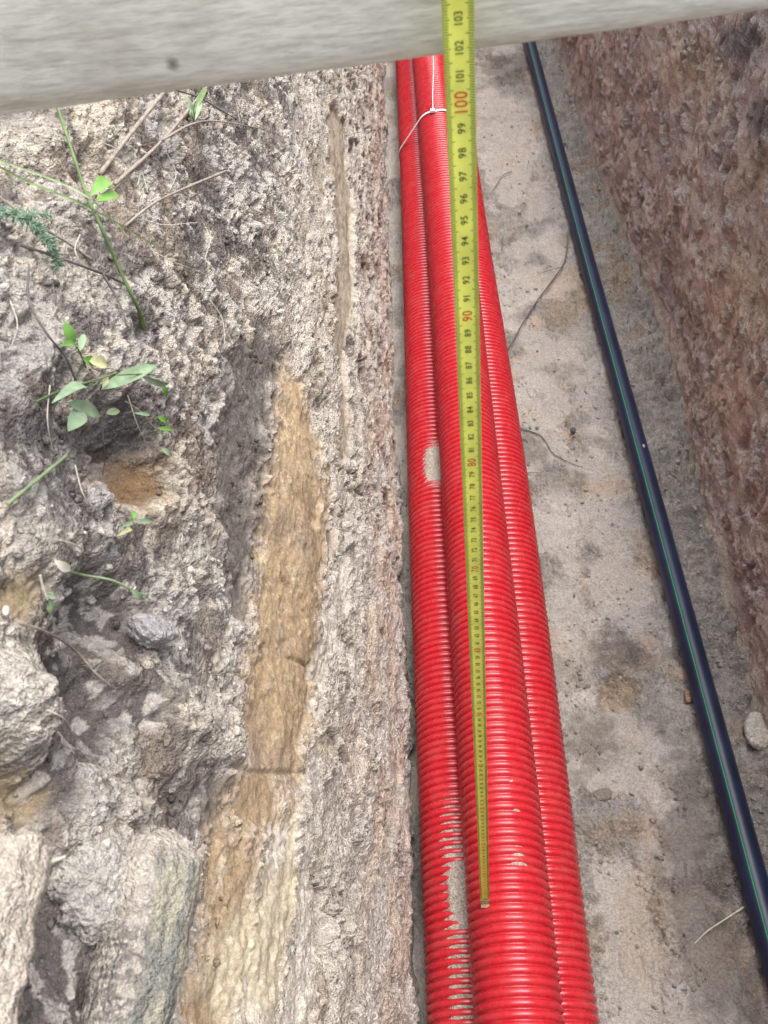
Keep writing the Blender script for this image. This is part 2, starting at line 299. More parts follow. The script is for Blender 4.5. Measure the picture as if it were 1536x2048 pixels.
def left_bank():
    s, X, Z, tx, tz = profile(LEFT_PROFILE, 960, ([0, .4, .7, .75, 1.15, 1.3, 1.6, 2.3], [.62, .75, 1.0, 1.3, 1.7, 1.2, .25, .1]))
    Y, S = np.meshgrid(YS, s, indexing='ij')
    Y0, S0 = Y, S
    wy, ws = fbm(Y, S, 0.07, 4, 1), fbm(Y, S, 0.05, 4, 2)
    wob = fbm(Y, S, 0.03, 5, 3, 0.65)
    n_big, n_mid = fbm(Y, S, 0.16, 3, 4), fbm(Y, S, 0.04, 4, 5)
    n_fine = fbm(Y, S, 0.008, 3, 6, 0.6)
    # ---- relief
    lumps = billow(Y + 0.02 * wy, S + 0.02 * ws, 0.07, 4, 11, 0.55)
    w1, c1 = worley(Y + 0.010 * wob, S + 0.008 * wob, 0.021, 21)
    w2, c2 = worley(Y + 0.003 * wob, S + 0.003 * n_mid, 0.0085, 22)
    w3, c3 = worley(Y + 0.002 * n_fine, S, 0.0044, 23)
    # crumbs torn along the layers
    pit = sstep(0.10, 0.42, fbm(Y * 0.55 + 0.02 * wy, S, 0.018, 3, 31, 0.6))
    tops = sstep(0.70, 0.90, S + 0.05 * n_big)              # loose topsoil
    wall = 1 - tops
    ochre = zone('ochre', Y, S, 0.026, 0.055, wob)
    darkp = zone('dark', Y, S, 0.022, 0.04, wob)
    streak = zone('streak', Y, S, 0.008, 0.016, wob)
    cream = zone('cream', Y, S, 0.010, 0.024, wob)
    hol_b = zone('brown_hollow', Y, S, 0.010, 0.03, wob)
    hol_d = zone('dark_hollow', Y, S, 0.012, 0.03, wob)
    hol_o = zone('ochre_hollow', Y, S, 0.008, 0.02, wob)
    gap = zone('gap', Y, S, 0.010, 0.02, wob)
    smear = zone('smear', Y, S, 0.012, 0.05, fbm(Y * 0.25, S, 0.018, 4, 57) - 0.18)
    smooth = np.clip(smear * 0.8 + ochre * 0.95 + streak + cream * 0.55 + darkp * 0.75 + hol_b * 0.55 + hol_d * 0.6 + hol_o * 0.9 + gap * 0.5, 0, 1)
    crumb = pebbly(w1, c1, 0.0020) + pebbly(w2, c2, 0.0021) + pebbly(w3, c3, 0.0016)
    loose = sstep(-0.18, 0.22, fbm(Y, S, 0.06, 4, 8, 0.6))
    crumb = crumb * (0.35 + 0.85 * loose)
    D = n_big * 0.010 + n_mid * 0.006
    D += wall * (1 - smooth) * (crumb * 1.1 + 0.0022 * (lumps - 0.45) - 0.0075 * pit * sstep(-0.1, 0.2, n_big + 0.5 * n_mid) + 0.0012 * n_fine)
    D += tops * (1 - smooth) * (0.0105 * (lumps - 0.4) * (0.4 + 0.8 * loose) + crumb * 1.35 - 0.007 * pit * loose + 0.0012 * n_fine)
    D += smooth * (0.0007 * n_fine + 0.0004 * (0.5 - w3) + 0.0007 * fbm(Y * 0.6, S, 0.02, 3, 41))
    D += -0.003 * ochre - 0.005 * streak - 0.003 * darkp - 0.003 * cream
    grains = ochre * sstep(0.10, 0.30, fbm(Y, S, 0.03, 5, 43, 0.7)) * sstep(0.2, 0.6, c2)
    D += grains * 0.6 * (0.0022 * (0.8 - w2) + 0.001)
    wc, cc = worley(Y * 0.8 + 0.03 * wob + 0.02 * wy, S + 0.02 * wob, 0.062, 71)                                    # bites broken out of the face
    chip = sstep(0.60, 0.70, cc) * sstep(0.50, 0.36, wc + 0.25 * wob) * sstep(0.10, 0.16, S) * (1 - sstep(0.62, 0.74, S)) * (1 - 0.9 * np.clip(streak + cream, 0, 1))
    D += -0.010 * chip * (0.6 + 0.8 * lumps)
    led = fbm(Y * 0.35 + 0.05 * wy, S + 0.02 * wy, 0.05, 3, 72)
    D += wall * (1 - smooth) * (0.0035 * sstep(-0.03, 0.03, led) + 0.004 * sstep(0.17, 0.21, led))                       # scraped ledges
    for c, r, h in ZONES['dents']:
        D += h * dent(Y + 0.012 * wy, S + 0.012 * ws, c, r)
    D += -0.006 * hol_b - 0.006 * hol_d - 0.008 * hol_o - 0.008 * gap
    for poly in ZONES['cuts']:                              # thin scratches
        d = np.full(Y.shape, 9.0)
        for a, b in zip(poly[:-1], poly[1:]):
            e = np.subtract(b, a)
            t = np.clip(((Y - a[0]) * e[0] + (S - a[1]) * e[1]) / (e @ e), 0, 1)
            d = np.minimum(d, np.hypot(Y - a[0] - t * e[0], S - a[1] - t * e[1]))
        D -= 0.0042 * np.exp(-((d + 0.0012 * n_fine) / 0.0022) ** 2) * sstep(-0.35, 0.15, n_mid)
    D *= sstep(-0.02, 0.05, S) * (1 - 0.0 * S)
    # ---- soil colours
    Sw = S + 0.10 * n_big + 0.05 * wy
    c = np.zeros(Y.shape + (3,)) + lin(190, 182, 174)
    c = mix(c, lin(188, 171, 156), sstep(0.0, 0.35, fbm(Y * 0.7, S, 0.09, 4, 51) + 0.15) * (1 - sstep(0.36, 0.60, Sw)))   # reddish lower layer
    c = mix(c, lin(146, 127, 114), np.maximum(0.7 * chip, sstep(0.26, 0.45, fbm(Y * 0.6, S, 0.05, 5, 52, .65)) * 0.7 * sstep(0.8, 2.0, Y)) * (1 - sstep(0.45, 0.6, Sw)) * sstep(0.03, 0.12, S))
    c = mix(c, lin(186, 177, 165), sstep(0.38, 0.60, Sw) * (1 - tops) * 0.85)                              # pale layer
    c = mix(c, lin(150, 134, 110), sstep(0.0, 0.4, fbm(Y * 0.6, S, 0.05, 4, 53)) * sstep(0.50, 0.66, Sw) * (1 - sstep(0.75, 0.86, Sw)) * 0.7)
    damp = mix(np.zeros(Y.shape + (3,)) + lin(112, 106, 102), lin(136, 124, 112), sstep(-0.2, 0.3, fbm(Y, S, 0.11, 4, 54, 0.6)))
    dry = mix(np.zeros(Y.shape + (3,)) + lin(176, 170, 162), lin(188, 177, 160), sstep(-0.1, 0.35, fbm(Y, S, 0.09, 4, 55, 0.6)))
    dusty = sstep(0.10, 0.62, 0.72 * loose + 0.55 * (c2 - 0.5) + 0.30 * (c3 - 0.5) + 0.30 * wob + 0.10)                 # dry crumbs on damp soil
    c = mix(c, damp + (dry - damp) * dusty[..., None], tops)
    c = mix(c, lin(140, 133, 126), (1 - sstep(0.015, 0.06, S + 0.02 * n_mid)) * 0.8)                                     # smeared foot of the bank
    c = mix(c, lin(152, 132, 105) * (1 + 0.25 * fbm(Y * 0.3, S, 0.03, 3, 56))[..., None], ochre)
    c = mix(c, lin(142, 125, 106), ochre * sstep(0.05, 0.35, fbm(Y, S, 0.08, 4, 61)) * 0.75)
    c = mix(c, lin(156, 144, 126), grains * 0.55)
    c = mix(c, lin(84, 78, 73), darkp * (0.92 + 0.14 * wob))
    c = mix(c, lin(150, 138, 122), streak)
    c = mix(c, lin(180, 173, 162), cream * (0.8 + 0.2 * n_mid))
    c = mix(c, lin(120, 97, 72), hol_b)
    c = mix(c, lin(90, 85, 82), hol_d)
    c = mix(c, lin(148, 132, 106), hol_o)
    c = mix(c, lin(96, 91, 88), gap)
    c = mix(c, lin(178, 172, 164), (gap + 0.8 * hol_d) * sstep(0.62, 0.80, c2 + 0.25 * wob) * 0.75)
    c = mix(c, lin(182, 175, 163), zone('pale_clods', Y, S, 0.012, 0.03, wob) * 0.75)
    c = mix(c, lin(180, 168, 144), smear * 0.85)
    c *= (1 + 0.20 * (c2 - 0.5) * (1 - 0.6 * smooth) + 0.16 * (c3 - 0.5) + 0.08 * n_fine)[..., None]
    P = np.stack([left_base(Y) + X + D * tz, Y + 0 * X, Z - D * tx], -1)
    return s, P, np.concatenate([np.clip(c, 0.01, 0.9), (1 - 0.82 * np.clip(smooth, 0, 1))[..., None]], -1)

def right_bank():
    s, X, Z, tx, tz = profile(RIGHT_PROFILE, 470, ([0, .7, .9, 1.3, 2.2], [1, 1, .7, .2, .1]))
    Y, S = np.meshgrid(YS, s, indexing='ij')
    wy, wob = fbm(Y, S, 0.07, 4, 101), fbm(Y, S, 0.03, 5, 103, 0.6)
    n_big, n_mid, n_fine = fbm(Y, S, 0.2, 3, 104), fbm(Y, S, 0.05, 4, 105), fbm(Y, S, 0.008, 3, 106, 0.6)
    lumps = billow(Y * 0.9 + 0.02 * wy, S * 0.75 + 0.02 * wob, 0.08, 4, 111, 0.6)
    w1, c1 = worley(Y + 0.012 * wob, S * 0.8 + 0.010 * wob, 0.028, 121)
    w3, c3 = worley(Y + 0.002 * n_fine, S, 0.0058, 123)
    w2, c2 = worley(Y + 0.004 * wob, S, 0.011, 122)
    rough = sstep(-0.20, 0.12, fbm(Y, S * 0.6, 0.13, 3, 131)) * sstep(0.05, 0.12, S)
    pit = sstep(0.12, 0.40, fbm(Y, S * 0.5 + 0.02 * wy, 0.03, 3, 132, 0.6)) * sstep(0.08, 0.14, S)
    D = n_big * 0.016 + n_mid * 0.008
    rough = rough * (0.35 + 0.65 * sstep(-0.1, 0.25, fbm(Y, S * 0.5, 0.05, 3, 133)))
    D += rough * (0.018 * (lumps - 0.45) + pebbly(w1, c1, 0.0032) + pebbly(w2, c2, 0.0026)) + (0.3 + 0.7 * rough) * pebbly(w3, c3, 0.0016) - 0.012 * pit
    D += 0.0014 * n_fine + 0.001 * (0.5 - w2)
    step = zone('right_step', Y, S, 0.006, 0.0, wob)
    D += step * 0.012
    D *= sstep(-0.02, 0.06, S)
    c = np.zeros(Y.shape + (3,)) + lin(178, 164, 153)
    c = mix(c, lin(180, 162, 149), sstep(-0.05, 0.3, fbm(Y * 0.6, S, 0.15, 3, 151)))
    c = mix(c, lin(186, 178, 169), rough * sstep(0.40, 0.70, lumps + 0.25 * wob) * 0.9)
    c = mix(c, lin(148, 135, 126), sstep(0.15, 0.4, fbm(Y, S * 0.6, 0.07, 4, 152, .6)) * 0.7)
    c = mix(c, lin(172, 152, 122), zone('right_ochre', Y, S, 0.05, 0.14, wob) * 0.5)
    c = mix(c, lin(100, 95, 92), zone('right_dark', Y, S, 0.015, 0.03, wob) * 0.8)
    c = mix(c, lin(178, 166, 150), (1 - sstep(0.055, 0.075, S + 0.008 * n_mid)))
    c *= (1 + 0.20 * (c2 - 0.5) + 0.10 * n_fine)[..., None]
    P = np.stack([right_base(Y) + X - D * tz, Y + 0 * X, Z + D * tx], -1)
    return s, P, np.concatenate([np.clip(c, 0.01, 0.9), (0.6 + 0.4 * rough)[..., None]], -1)

def floor_sheet():
    xs = np.linspace(-0.20, 0.60, 600)
    Y, X = np.meshgrid(YS, xs, indexing='ij')
    wob = fbm(Y, X, 0.03, 5, 203, 0.6)
    n_big, n_mid, n_fine = fbm(Y, X, 0.25, 3, 204), fbm(Y, X, 0.06, 4, 205), fbm(Y, X, 0.010, 3, 206, 0.6)
    lumps = billow(Y, X, 0.05, 4, 211, 0.6)
    w1, c1 = worley(Y + 0.016 * wob, X + 0.016 * wob, 0.034, 221)
    w3, c3 = worley(Y + 0.002 * n_fine, X, 0.0055, 223)
    w2, c2 = worley(Y + 0.004 * wob, X, 0.012, 222)
    rough = sstep(-0.12, 0.18, fbm(Y * 0.7, X, 0.12, 3, 231))
    rough = np.maximum(rough, sstep(0.30, 0.36, X) * 0.8)   # crumbs gather on the right of the blue pipe
    plate = zone('plates', X, Y, 0.010, 0.030, wob)
    rough = rough * (1 - 0.8 * plate)
    Zf = n_big * 0.012 + n_mid * 0.009 + 0.0012 * n_fine
    Zf += rough * (0.019 * (lumps - 0.38) + pebbly(w1, c1, 0.004) + pebbly(w2, c2, 0.0038) + pebbly(w3, c3, 0.0018))
    Zf += (1 - rough) * (0.25 * pebbly(w3, c3, 0.0016) + 0.0022 * fbm(Y, X, 0.03, 4, 261, 0.6))
    ridge = np.abs(fbm(Y + 0.03 * wob, X, 0.11, 3, 241))
    crack = np.exp(-(ridge / 0.018) ** 2) * sstep(-0.1, 0.2, fbm(Y, X, 0.2, 2, 242))
    Zf -= 0.0045 * crack
    scoop = zone('scoop', X, Y, 0.006, 0.008, wob)           # bucket-tooth mark
    Zf -= 0.006 * plate + 0.011 * scoop
    foot = sstep(0.41, 0.475, X + 0.02 * wob + 0.02 * n_mid)        # soil fallen from the wall
    Zf += foot * (0.012 + 0.016 * (lumps - 0.3) + pebbly(w1, c1, 0.006))
    Zf = np.where(X > 0.40, Zf, 0.017 - 0.008 * np.log1p(np.exp(np.clip((0.017 - Zf) / 0.008, -30, 30)))) - 0.005
    c = np.zeros(Y.shape + (3,)) + lin(150, 144, 137)
    c = mix(c, lin(162, 155, 147), sstep(-0.05, 0.3, fbm(Y, X, 0.13, 4, 251)) * 0.8)
    c = mix(c, lin(154, 138, 122), sstep(0.12, 0.4, fbm(Y, X, 0.10, 4, 252, .6)) * 0.8)
    c = mix(c, lin(122, 114, 106), sstep(0.08, 0.42, fbm(Y, X, 0.07, 6, 253, .75)) * 0.6)
    c = mix(c, lin(156, 138, 116), np.maximum(zone('brown_patch', X, Y, 0.016, 0.03, wob) * 0.6, scoop * 0.8))
    c = mix(c, lin(106, 99, 92), zone('floor_dark', X, Y, 0.03, 0.07, wob) * 0.8)
    c = mix(c, lin(164, 156, 147), plate * 0.35)
    c *= (1 + 0.20 * (c2 - 0.5) * (0.4 + 0.6 * rough) + 0.10 * n_fine)[..., None]
    return xs, np.stack([X, Y, Zf], -1), np.concatenate([np.clip(c, 0.01, 0.9), (0.45 + 0.5 * rough)[..., None]], -1)
#TERRAIN-END
# ------------------------------------------------------------------ helpers
rng = np.random.RandomState(7)

def mesh_object(name, V, F, mat, parent=None, smooth=True, col=None):
    me = bpy.data.meshes.new(name)
    V = np.asarray(V, np.float32)
    if isinstance(F, np.ndarray):
        k = F.shape[1]
        me.vertices.add(len(V))
        me.vertices.foreach_set('co', V.ravel())
        me.loops.add(F.size)
        me.loops.foreach_set('vertex_index', F.astype(np.int32).ravel())
        me.polygons.add(len(F))
        me.polygons.foreach_set('loop_start', np.arange(0, F.size, k, dtype=np.int32))
        me.update(calc_edges=True)
    else:
        me.from_pydata(V.tolist(), [], F)
        me.update()
    me.polygons.foreach_set('use_smooth', np.full(len(me.polygons), smooth))
    if col is not None:
        a = me.attributes.new('Col', 'FLOAT_COLOR', 'POINT')
        col = np.asarray(col)
        if col.shape[1] == 3:                               # 4th number: how coarse the soil is there
            col = np.concatenate([col, np.full((len(V), 1), 0.8)], 1)
        a.data.foreach_set('color', col.astype(np.float32).ravel())
    me.materials.append(mat)
    me.update()
    o = bpy.data.objects.new(name, me)
    COL.objects.link(o)
    if parent is not None:
        o.parent = parent
    return o

def grid_faces(n, m, wrap=False):
    i = np.arange(n - 1)[:, None]
    j = np.arange(m if wrap else m - 1)[None, :]
    j2 = (j + 1) % m
    return np.stack(np.broadcast_arrays(i * m + j, i * m + j2, (i + 1) * m + j2, (i + 1) * m + j), -1).reshape(-1, 4)

def tag(o, label, cat, group=None, kind=None):
    if label:
        o['label'] = label
    if cat:
        o['category'] = cat
    if group:
        o['group'] = group
    if kind:
        o['kind'] = kind
    return o

def thing(name, loc, label, cat, group=None):
    o = bpy.data.objects.new(name, None)
    o.empty_display_size = 0.02
    o.location = loc
    COL.objects.link(o)
    bpy.context.view_layer.update()
    return tag(o, label, cat, group)

def part(name, V, F, mat, parent, **kw):                    # a part whose coordinates are given in the world
    V = np.asarray(V, float) - np.array(parent.location)
    return mesh_object(name, V, F, mat, parent, **kw)

def spline(pts, n):
    P = np.asarray(pts, float)
    if len(P) == 2:
        return P[0] + (P[1] - P[0]) * np.linspace(0, 1, n)[:, None]
    E = np.concatenate([[2 * P[0] - P[1]], P, [2 * P[-1] - P[-2]]])
    d = np.concatenate([[0], np.cumsum(np.linalg.norm(np.diff(P, axis=0), axis=1))])
    out = []
    for u in np.linspace(0, d[-1], n):
        i = min(np.searchsorted(d, u, 'right') - 1, len(P) - 2)
        t = (u - d[i]) / max(d[i + 1] - d[i], 1e-9)
        a, b, c, e = E[i:i + 4]
        out.append(0.5 * (2 * b + (c - a) * t + (2 * a - 5 * b + 4 * c - e) * t * t + (3 * b - a - 3 * c + e) * t ** 3))
    return np.array(out)

def frames(C):
    T = np.gradient(C, axis=0)
    T /= np.linalg.norm(T, axis=1)[:, None]
    ref = np.array([0.31, 0.2, 0.93])
    N = np.cross(T, ref)
    N /= np.linalg.norm(N, axis=1)[:, None]
    return T, N, np.cross(T, N)

def tube(pts, r0, r1=None, n=28, seg=8, lump=0.0, seed=0):
    C = spline(pts, n)
    r1 = r0 if r1 is None else r1
    T, N, B = frames(C)
    a = np.linspace(0, 2 * math.pi, seg, endpoint=False)
    r = np.linspace(r0, r1, n)[:, None] * np.ones(seg)
    if lump:
        rr = np.random.RandomState(seed)
        r = r * (1 + lump * rr.randn(n, 1) + 0.5 * lump * rr.randn(n, seg))
    V = C[:, None] + r[..., None] * (np.cos(a)[None, :, None] * N[:, None] + np.sin(a)[None, :, None] * B[:, None])
    F = [list(f) for f in grid_faces(n, seg, True)]
    F.append(list(range(seg))[::-1])
    F.append(list(range((n - 1) * seg, n * seg)))
    return V.reshape(-1, 3), F

def join(parts):
    V, F, o = [], [], 0
    for v, f in parts:
        V.append(np.asarray(v))
        F += [[i + o for i in q] for q in f]
        o += len(v)
    return np.concatenate(V), F

# ------------------------------------------------------------------ materials
def new_mat(name):
    m = bpy.data.materials.new(name)
    m.use_nodes = True
    nt = m.node_tree
    p = nt.nodes['Principled BSDF']
    return m, nt, p

def N_(nt, t, **kw):
    n = nt.nodes.new(t)
    for k, v in kw.items():
        if k in n.inputs.keys():
            n.inputs[k].default_value = v
        else:
            setattr(n, k, v)
    return n

def noise(nt, vec, scale, detail=4, rough=0.6):
    n = N_(nt, 'ShaderNodeTexNoise', Scale=scale, Detail=detail, Roughness=rough)
    nt.links.new(vec, n.inputs['Vector'])
    return n.outputs['Fac']

def ramp(nt, fac, stops):
    r = nt.nodes.new('ShaderNodeValToRGB')
    while len(r.color_ramp.elements) < len(stops):
        r.color_ramp.elements.new(0.5)
    for e, (p, c) in zip(r.color_ramp.elements, stops):
        e.position = p
        e.color = (c, c, c, 1) if np.isscalar(c) else (*c, 1)
    nt.links.new(fac, r.inputs['Fac'])
    return r.outputs['Color']

def mixc(nt, a, b, fac, mode='MIX'):
    m = nt.nodes.new('ShaderNodeMix')
    m.data_type = 'RGBA'
    m.blend_type = mode
    for sock, v in ((m.inputs[0], fac), (m.inputs[6], a), (m.inputs[7], b)):
        if isinstance(v, bpy.types.NodeSocket):
            nt.links.new(v, sock)
        elif np.isscalar(v):
            sock.default_value = v
        else:
            sock.default_value = (*v, 1)
    return m.outputs[2]

def bump(nt, p, h, strength, dist):
    b = N_(nt, 'ShaderNodeBump', Strength=strength, Distance=dist)
    nt.links.new(h, b.inputs['Height'])
    nt.links.new(b.outputs[0], p.inputs['Normal'])

def soil_material():
    m, nt, p = new_mat('sandy_soil')
    tc = nt.nodes.new('ShaderNodeTexCoord').outputs['Object']
    at = N_(nt, 'ShaderNodeAttribute', attribute_name='Col')
    n1 = noise(nt, tc, 240, 5, 0.7)
    n2 = noise(nt, tc, 900, 3, 0.7)
    c = mixc(nt, at.outputs['Color'], ramp(nt, n1, [(0.25, 0.58), (0.75, 1.38)]), 1.0, 'MULTIPLY')
    c = mixc(nt, c, ramp(nt, n2, [(0.3, 0.66), (0.7, 1.32)]), 1.0, 'MULTIPLY')
    sp = ramp(nt, noise(nt, tc, 1300, 1, 0.5), [(0.66, 0.0), (0.72, 1.0)])
    c = mixc(nt, c, (0.50, 0.46, 0.40), mixc(nt, (0, 0, 0), (0.45, 0.45, 0.45), sp))
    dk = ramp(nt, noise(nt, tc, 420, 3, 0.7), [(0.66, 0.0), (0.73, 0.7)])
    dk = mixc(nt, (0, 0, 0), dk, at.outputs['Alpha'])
    c = mixc(nt, c, (0.075, 0.062, 0.055), dk)                # dark specks, painted shade of small pits between the crumbs
    nt.links.new(c, p.inputs['Base Color'])
    p.inputs['Roughness'].default_value = 0.95
    p.inputs['Specular IOR Level'].default_value = 0.12
    hs = n1
    for sc, k in ((330, -0.8), (800, -0.45)):                # grains
        vo = N_(nt, 'ShaderNodeTexVoronoi', Scale=sc)
        nt.links.new(tc, vo.inputs['Vector'])
        ma = N_(nt, 'ShaderNodeMath', operation='MULTIPLY_ADD')
        nt.links.new(vo.outputs['Distance'], ma.inputs[0])
        ma.inputs[1].default_value = k
        nt.links.new(hs, ma.inputs[2])
        hs = ma.outputs[0]
    b = N_(nt, 'ShaderNodeBump', Distance=0.0036)
    nt.links.new(at.outputs['Alpha'], b.inputs['Strength'])
    nt.links.new(hs, b.inputs['Height'])
    nt.links.new(b.outputs[0], p.inputs['Normal'])
    return m

def plain(name, color, rough=0.6, var=0.25, scale=60, spec=0.4, trans=0.0):
    m, nt, p = new_mat(name)
    tc = nt.nodes.new('ShaderNodeTexCoord').outputs['Object']
    n = noise(nt, tc, scale, 4)
    c = mixc(nt, color, ramp(nt, n, [(0.3, 1 - var), (0.7, 1 + var)]), 1.0, 'MULTIPLY')
    nt.links.new(c, p.inputs['Base Color'])
    p.inputs['Roughness'].default_value = rough
    p.inputs['Specular IOR Level'].default_value = spec
    if trans:
        p.inputs['Subsurface Weight'].default_value = trans
        p.inputs['Subsurface Radius'].default_value = (0.002, 0.003, 0.001)
        p.inputs['Subsurface Scale'].default_value = 1.0
    return m

def red_plastic():
    m, nt, p = new_mat('red_plastic')
    tc = nt.nodes.new('ShaderNodeTexCoord').outputs['Object']
    n = noise(nt, tc, 9, 3)
    c = mixc(nt, (0.40, 0.014, 0.022), (0.46, 0.020, 0.030), n)
    dust = ramp(nt, noise(nt, tc, 380, 2, 0.6), [(0.69, 0.0), (0.76, 1.0)])
    patch = ramp(nt, noise(nt, tc, 14, 3), [(0.52, 0.0), (0.66, 1.0)])
    d = mixc(nt, (0, 0, 0), dust, patch)
    film = ramp(nt, noise(nt, tc, 30, 5, 0.7), [(0.45, 0.0), (0.85, 0.13)])
    c = mixc(nt, c, (0.40, 0.30, 0.26), film)
    c = mixc(nt, c, (0.52, 0.44, 0.37), d)
    nt.links.new(c, p.inputs['Base Color'])
    r = ramp(nt, noise(nt, tc, 60, 4), [(0.3, 0.22), (0.75, 0.34)])
    nt.links.new(r, p.inputs['Roughness'])
    p.inputs['Specular IOR Level'].default_value = 0.5
    return m

def wood_material():
    m, nt, p = new_mat('pale_wood')
    tc = nt.nodes.new('ShaderNodeTexCoord').outputs['Object']
    mp = N_(nt, 'ShaderNodeMapping')
    mp.inputs['Scale'].default_value = (2.2, 30, 30)
    nt.links.new(tc, mp.inputs['Vector'])
    n1 = noise(nt, mp.outputs[0], 4.0, 6, 0.65)
    mp2 = N_(nt, 'ShaderNodeMapping')
    mp2.inputs['Scale'].default_value = (26, 140, 140)
    nt.links.new(tc, mp2.inputs['Vector'])
    n2 = noise(nt, mp2.outputs[0], 4.0, 4, 0.6)
    c = ramp(nt, n1, [(0.28, (0.50, 0.48, 0.40)), (0.5, (0.69, 0.67, 0.56)), (0.72, (0.78, 0.77, 0.66))])
    c = mixc(nt, c, ramp(nt, n2, [(0.3, 0.78), (0.60, 1.07)]), 1.0, 'MULTIPLY')
    st = noise(nt, tc, 26, 3)
    c = mixc(nt, c, (0.44, 0.40, 0.32), ramp(nt, st, [(0.52, 0.0), (0.75, 0.55)]))
    for pos, rad in ((KNOT, 0.0026),):
        v = N_(nt, 'ShaderNodeVectorMath', operation='DISTANCE')
        nt.links.new(tc, v.inputs[0])
        v.inputs[1].default_value = pos
        ad = N_(nt, 'ShaderNodeMath', operation='MULTIPLY_ADD')
        nt.links.new(n2, ad.inputs[0])
        ad.inputs[1].default_value = 0.0012
        nt.links.new(v.outputs['Value'], ad.inputs[2])
        k = ramp(nt, ad.outputs[0], [(rad * 0.75, 1.0), (rad * 1.35, 0.0)])
        c = mixc(nt, c, (0.05, 0.04, 0.04), k)
    nt.links.new(c, p.inputs['Base Color'])
    p.inputs['Roughness'].default_value = 0.8
    p.inputs['Specular IOR Level'].default_value = 0.2
    bump(nt, p, n2, 0.5, 0.0006)
    return m

KNOT = (-0.1074, 0.0151, 1.2248)
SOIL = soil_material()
RED = red_plastic()
WOOD = wood_material()
NAVY = plain('navy_plastic', (0.008, 0.014, 0.038), 0.40, 0.30, 18, 0.5)
GREEN_STRIPE = plain('green_plastic', (0.012, 0.33, 0.085), 0.6, 0.1, 40, 0.15)
WHITE = plain('white_nylon', (0.72, 0.70, 0.68), 0.4, 0.06, 80)
BLACK_PRINT = plain('black_print', (0.055, 0.070, 0.015), 0.55, 0.1, 200)
RED_PRINT = plain('red_print', (0.62, 0.075, 0.03), 0.5, 0.1, 200)
STEEL = plain('steel', (0.55, 0.53, 0.50), 0.35, 0.1, 200)
STEEL.node_tree.nodes['Principled BSDF'].inputs['Metallic'].default_value = 0.9
DRY = plain('dry_stem', (0.26, 0.225, 0.185), 0.85, 0.30, 220, 0.2)
DRY_DARK = plain('dark_dry_stem', (0.13, 0.115, 0.11), 0.85, 0.30, 220, 0.2)
PALE_STRAW = plain('pale_straw', (0.44, 0.41, 0.34), 0.8, 0.2, 220, 0.2)
GRASS = plain('grass_blade', (0.12, 0.18, 0.065), 0.55, 0.3, 90, 0.3)
PALE_GRASS = plain('pale_grass_blade', (0.24, 0.31, 0.16), 0.6, 0.3, 90, 0.3)
LEAF = plain('leaf_green', (0.14, 0.29, 0.06), 0.5, 0.22, 120, 0.35)
LEAF_DULL = plain('dusty_leaf', (0.24, 0.33, 0.20), 0.65, 0.22, 120, 0.25)
LEAF_YELLOW = plain('yellowing_leaf', (0.45, 0.46, 0.24), 0.6, 0.22, 120, 0.25)
FROND = plain('dusty_frond', (0.15, 0.23, 0.155), 0.75, 0.25, 120, 0.2)
TURF = plain('turf', (0.10, 0.11, 0.05), 0.95, 0.5, 3, 0.1)

def tape_material():
    m, nt, p = new_mat('yellow_tape')
    tc = nt.nodes.new('ShaderNodeTexCoord').outputs['Object']
    sx = nt.nodes.new('ShaderNodeSeparateXYZ')
    nt.links.new(tc, sx.inputs[0])
    ab = N_(nt, 'ShaderNodeMath', operation='ABSOLUTE')
    nt.links.new(sx.outputs[0], ab.inputs[0])
    mul = N_(nt, 'ShaderNodeMath', operation='MULTIPLY')
    nt.links.new(ab.outputs[0], mul.inputs[0])
    mul.inputs[1].default_value = 100
    c = ramp(nt, mul.outputs[0], [(0.32, (0.78, 0.80, 0.14)), (0.37, (0.66, 0.71, 0.12)), (0.56, (0.58, 0.64, 0.12))])  # lighter centre band; edges painted darker as shading of the blade's curve
    g = ramp(nt, noise(nt, tc, 40, 4), [(0.35, 0.85), (0.65, 1.1)])
    c = mixc(nt, c, g, 1.0, 'MULTIPLY')
    nt.links.new(c, p.inputs['Base Color'])
    p.inputs['Roughness'].default_value = 0.45
    return m
TAPE = tape_material()

# ------------------------------------------------------------------ the setting: trench walls, floor, ground
sL, PL, cL = left_bank()
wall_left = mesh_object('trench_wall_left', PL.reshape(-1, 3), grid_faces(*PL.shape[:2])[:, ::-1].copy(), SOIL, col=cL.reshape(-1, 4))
tag(wall_left, 'pale crumbling trench bank with ochre and grey soil layers beside the red conduits', 'soil bank', kind='structure')
sR, PR, cR = right_bank()
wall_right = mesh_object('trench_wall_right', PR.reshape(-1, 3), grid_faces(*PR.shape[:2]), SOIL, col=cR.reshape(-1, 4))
tag(wall_right, 'reddish brown trench wall beside the blue pipe', 'soil wall', kind='structure')
xF, PF, cF = floor_sheet()
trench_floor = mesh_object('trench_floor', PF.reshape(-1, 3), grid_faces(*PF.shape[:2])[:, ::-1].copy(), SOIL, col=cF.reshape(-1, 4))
tag(trench_floor, 'grey sandy trench floor under the conduits and the blue pipe', 'ground', kind='structure')

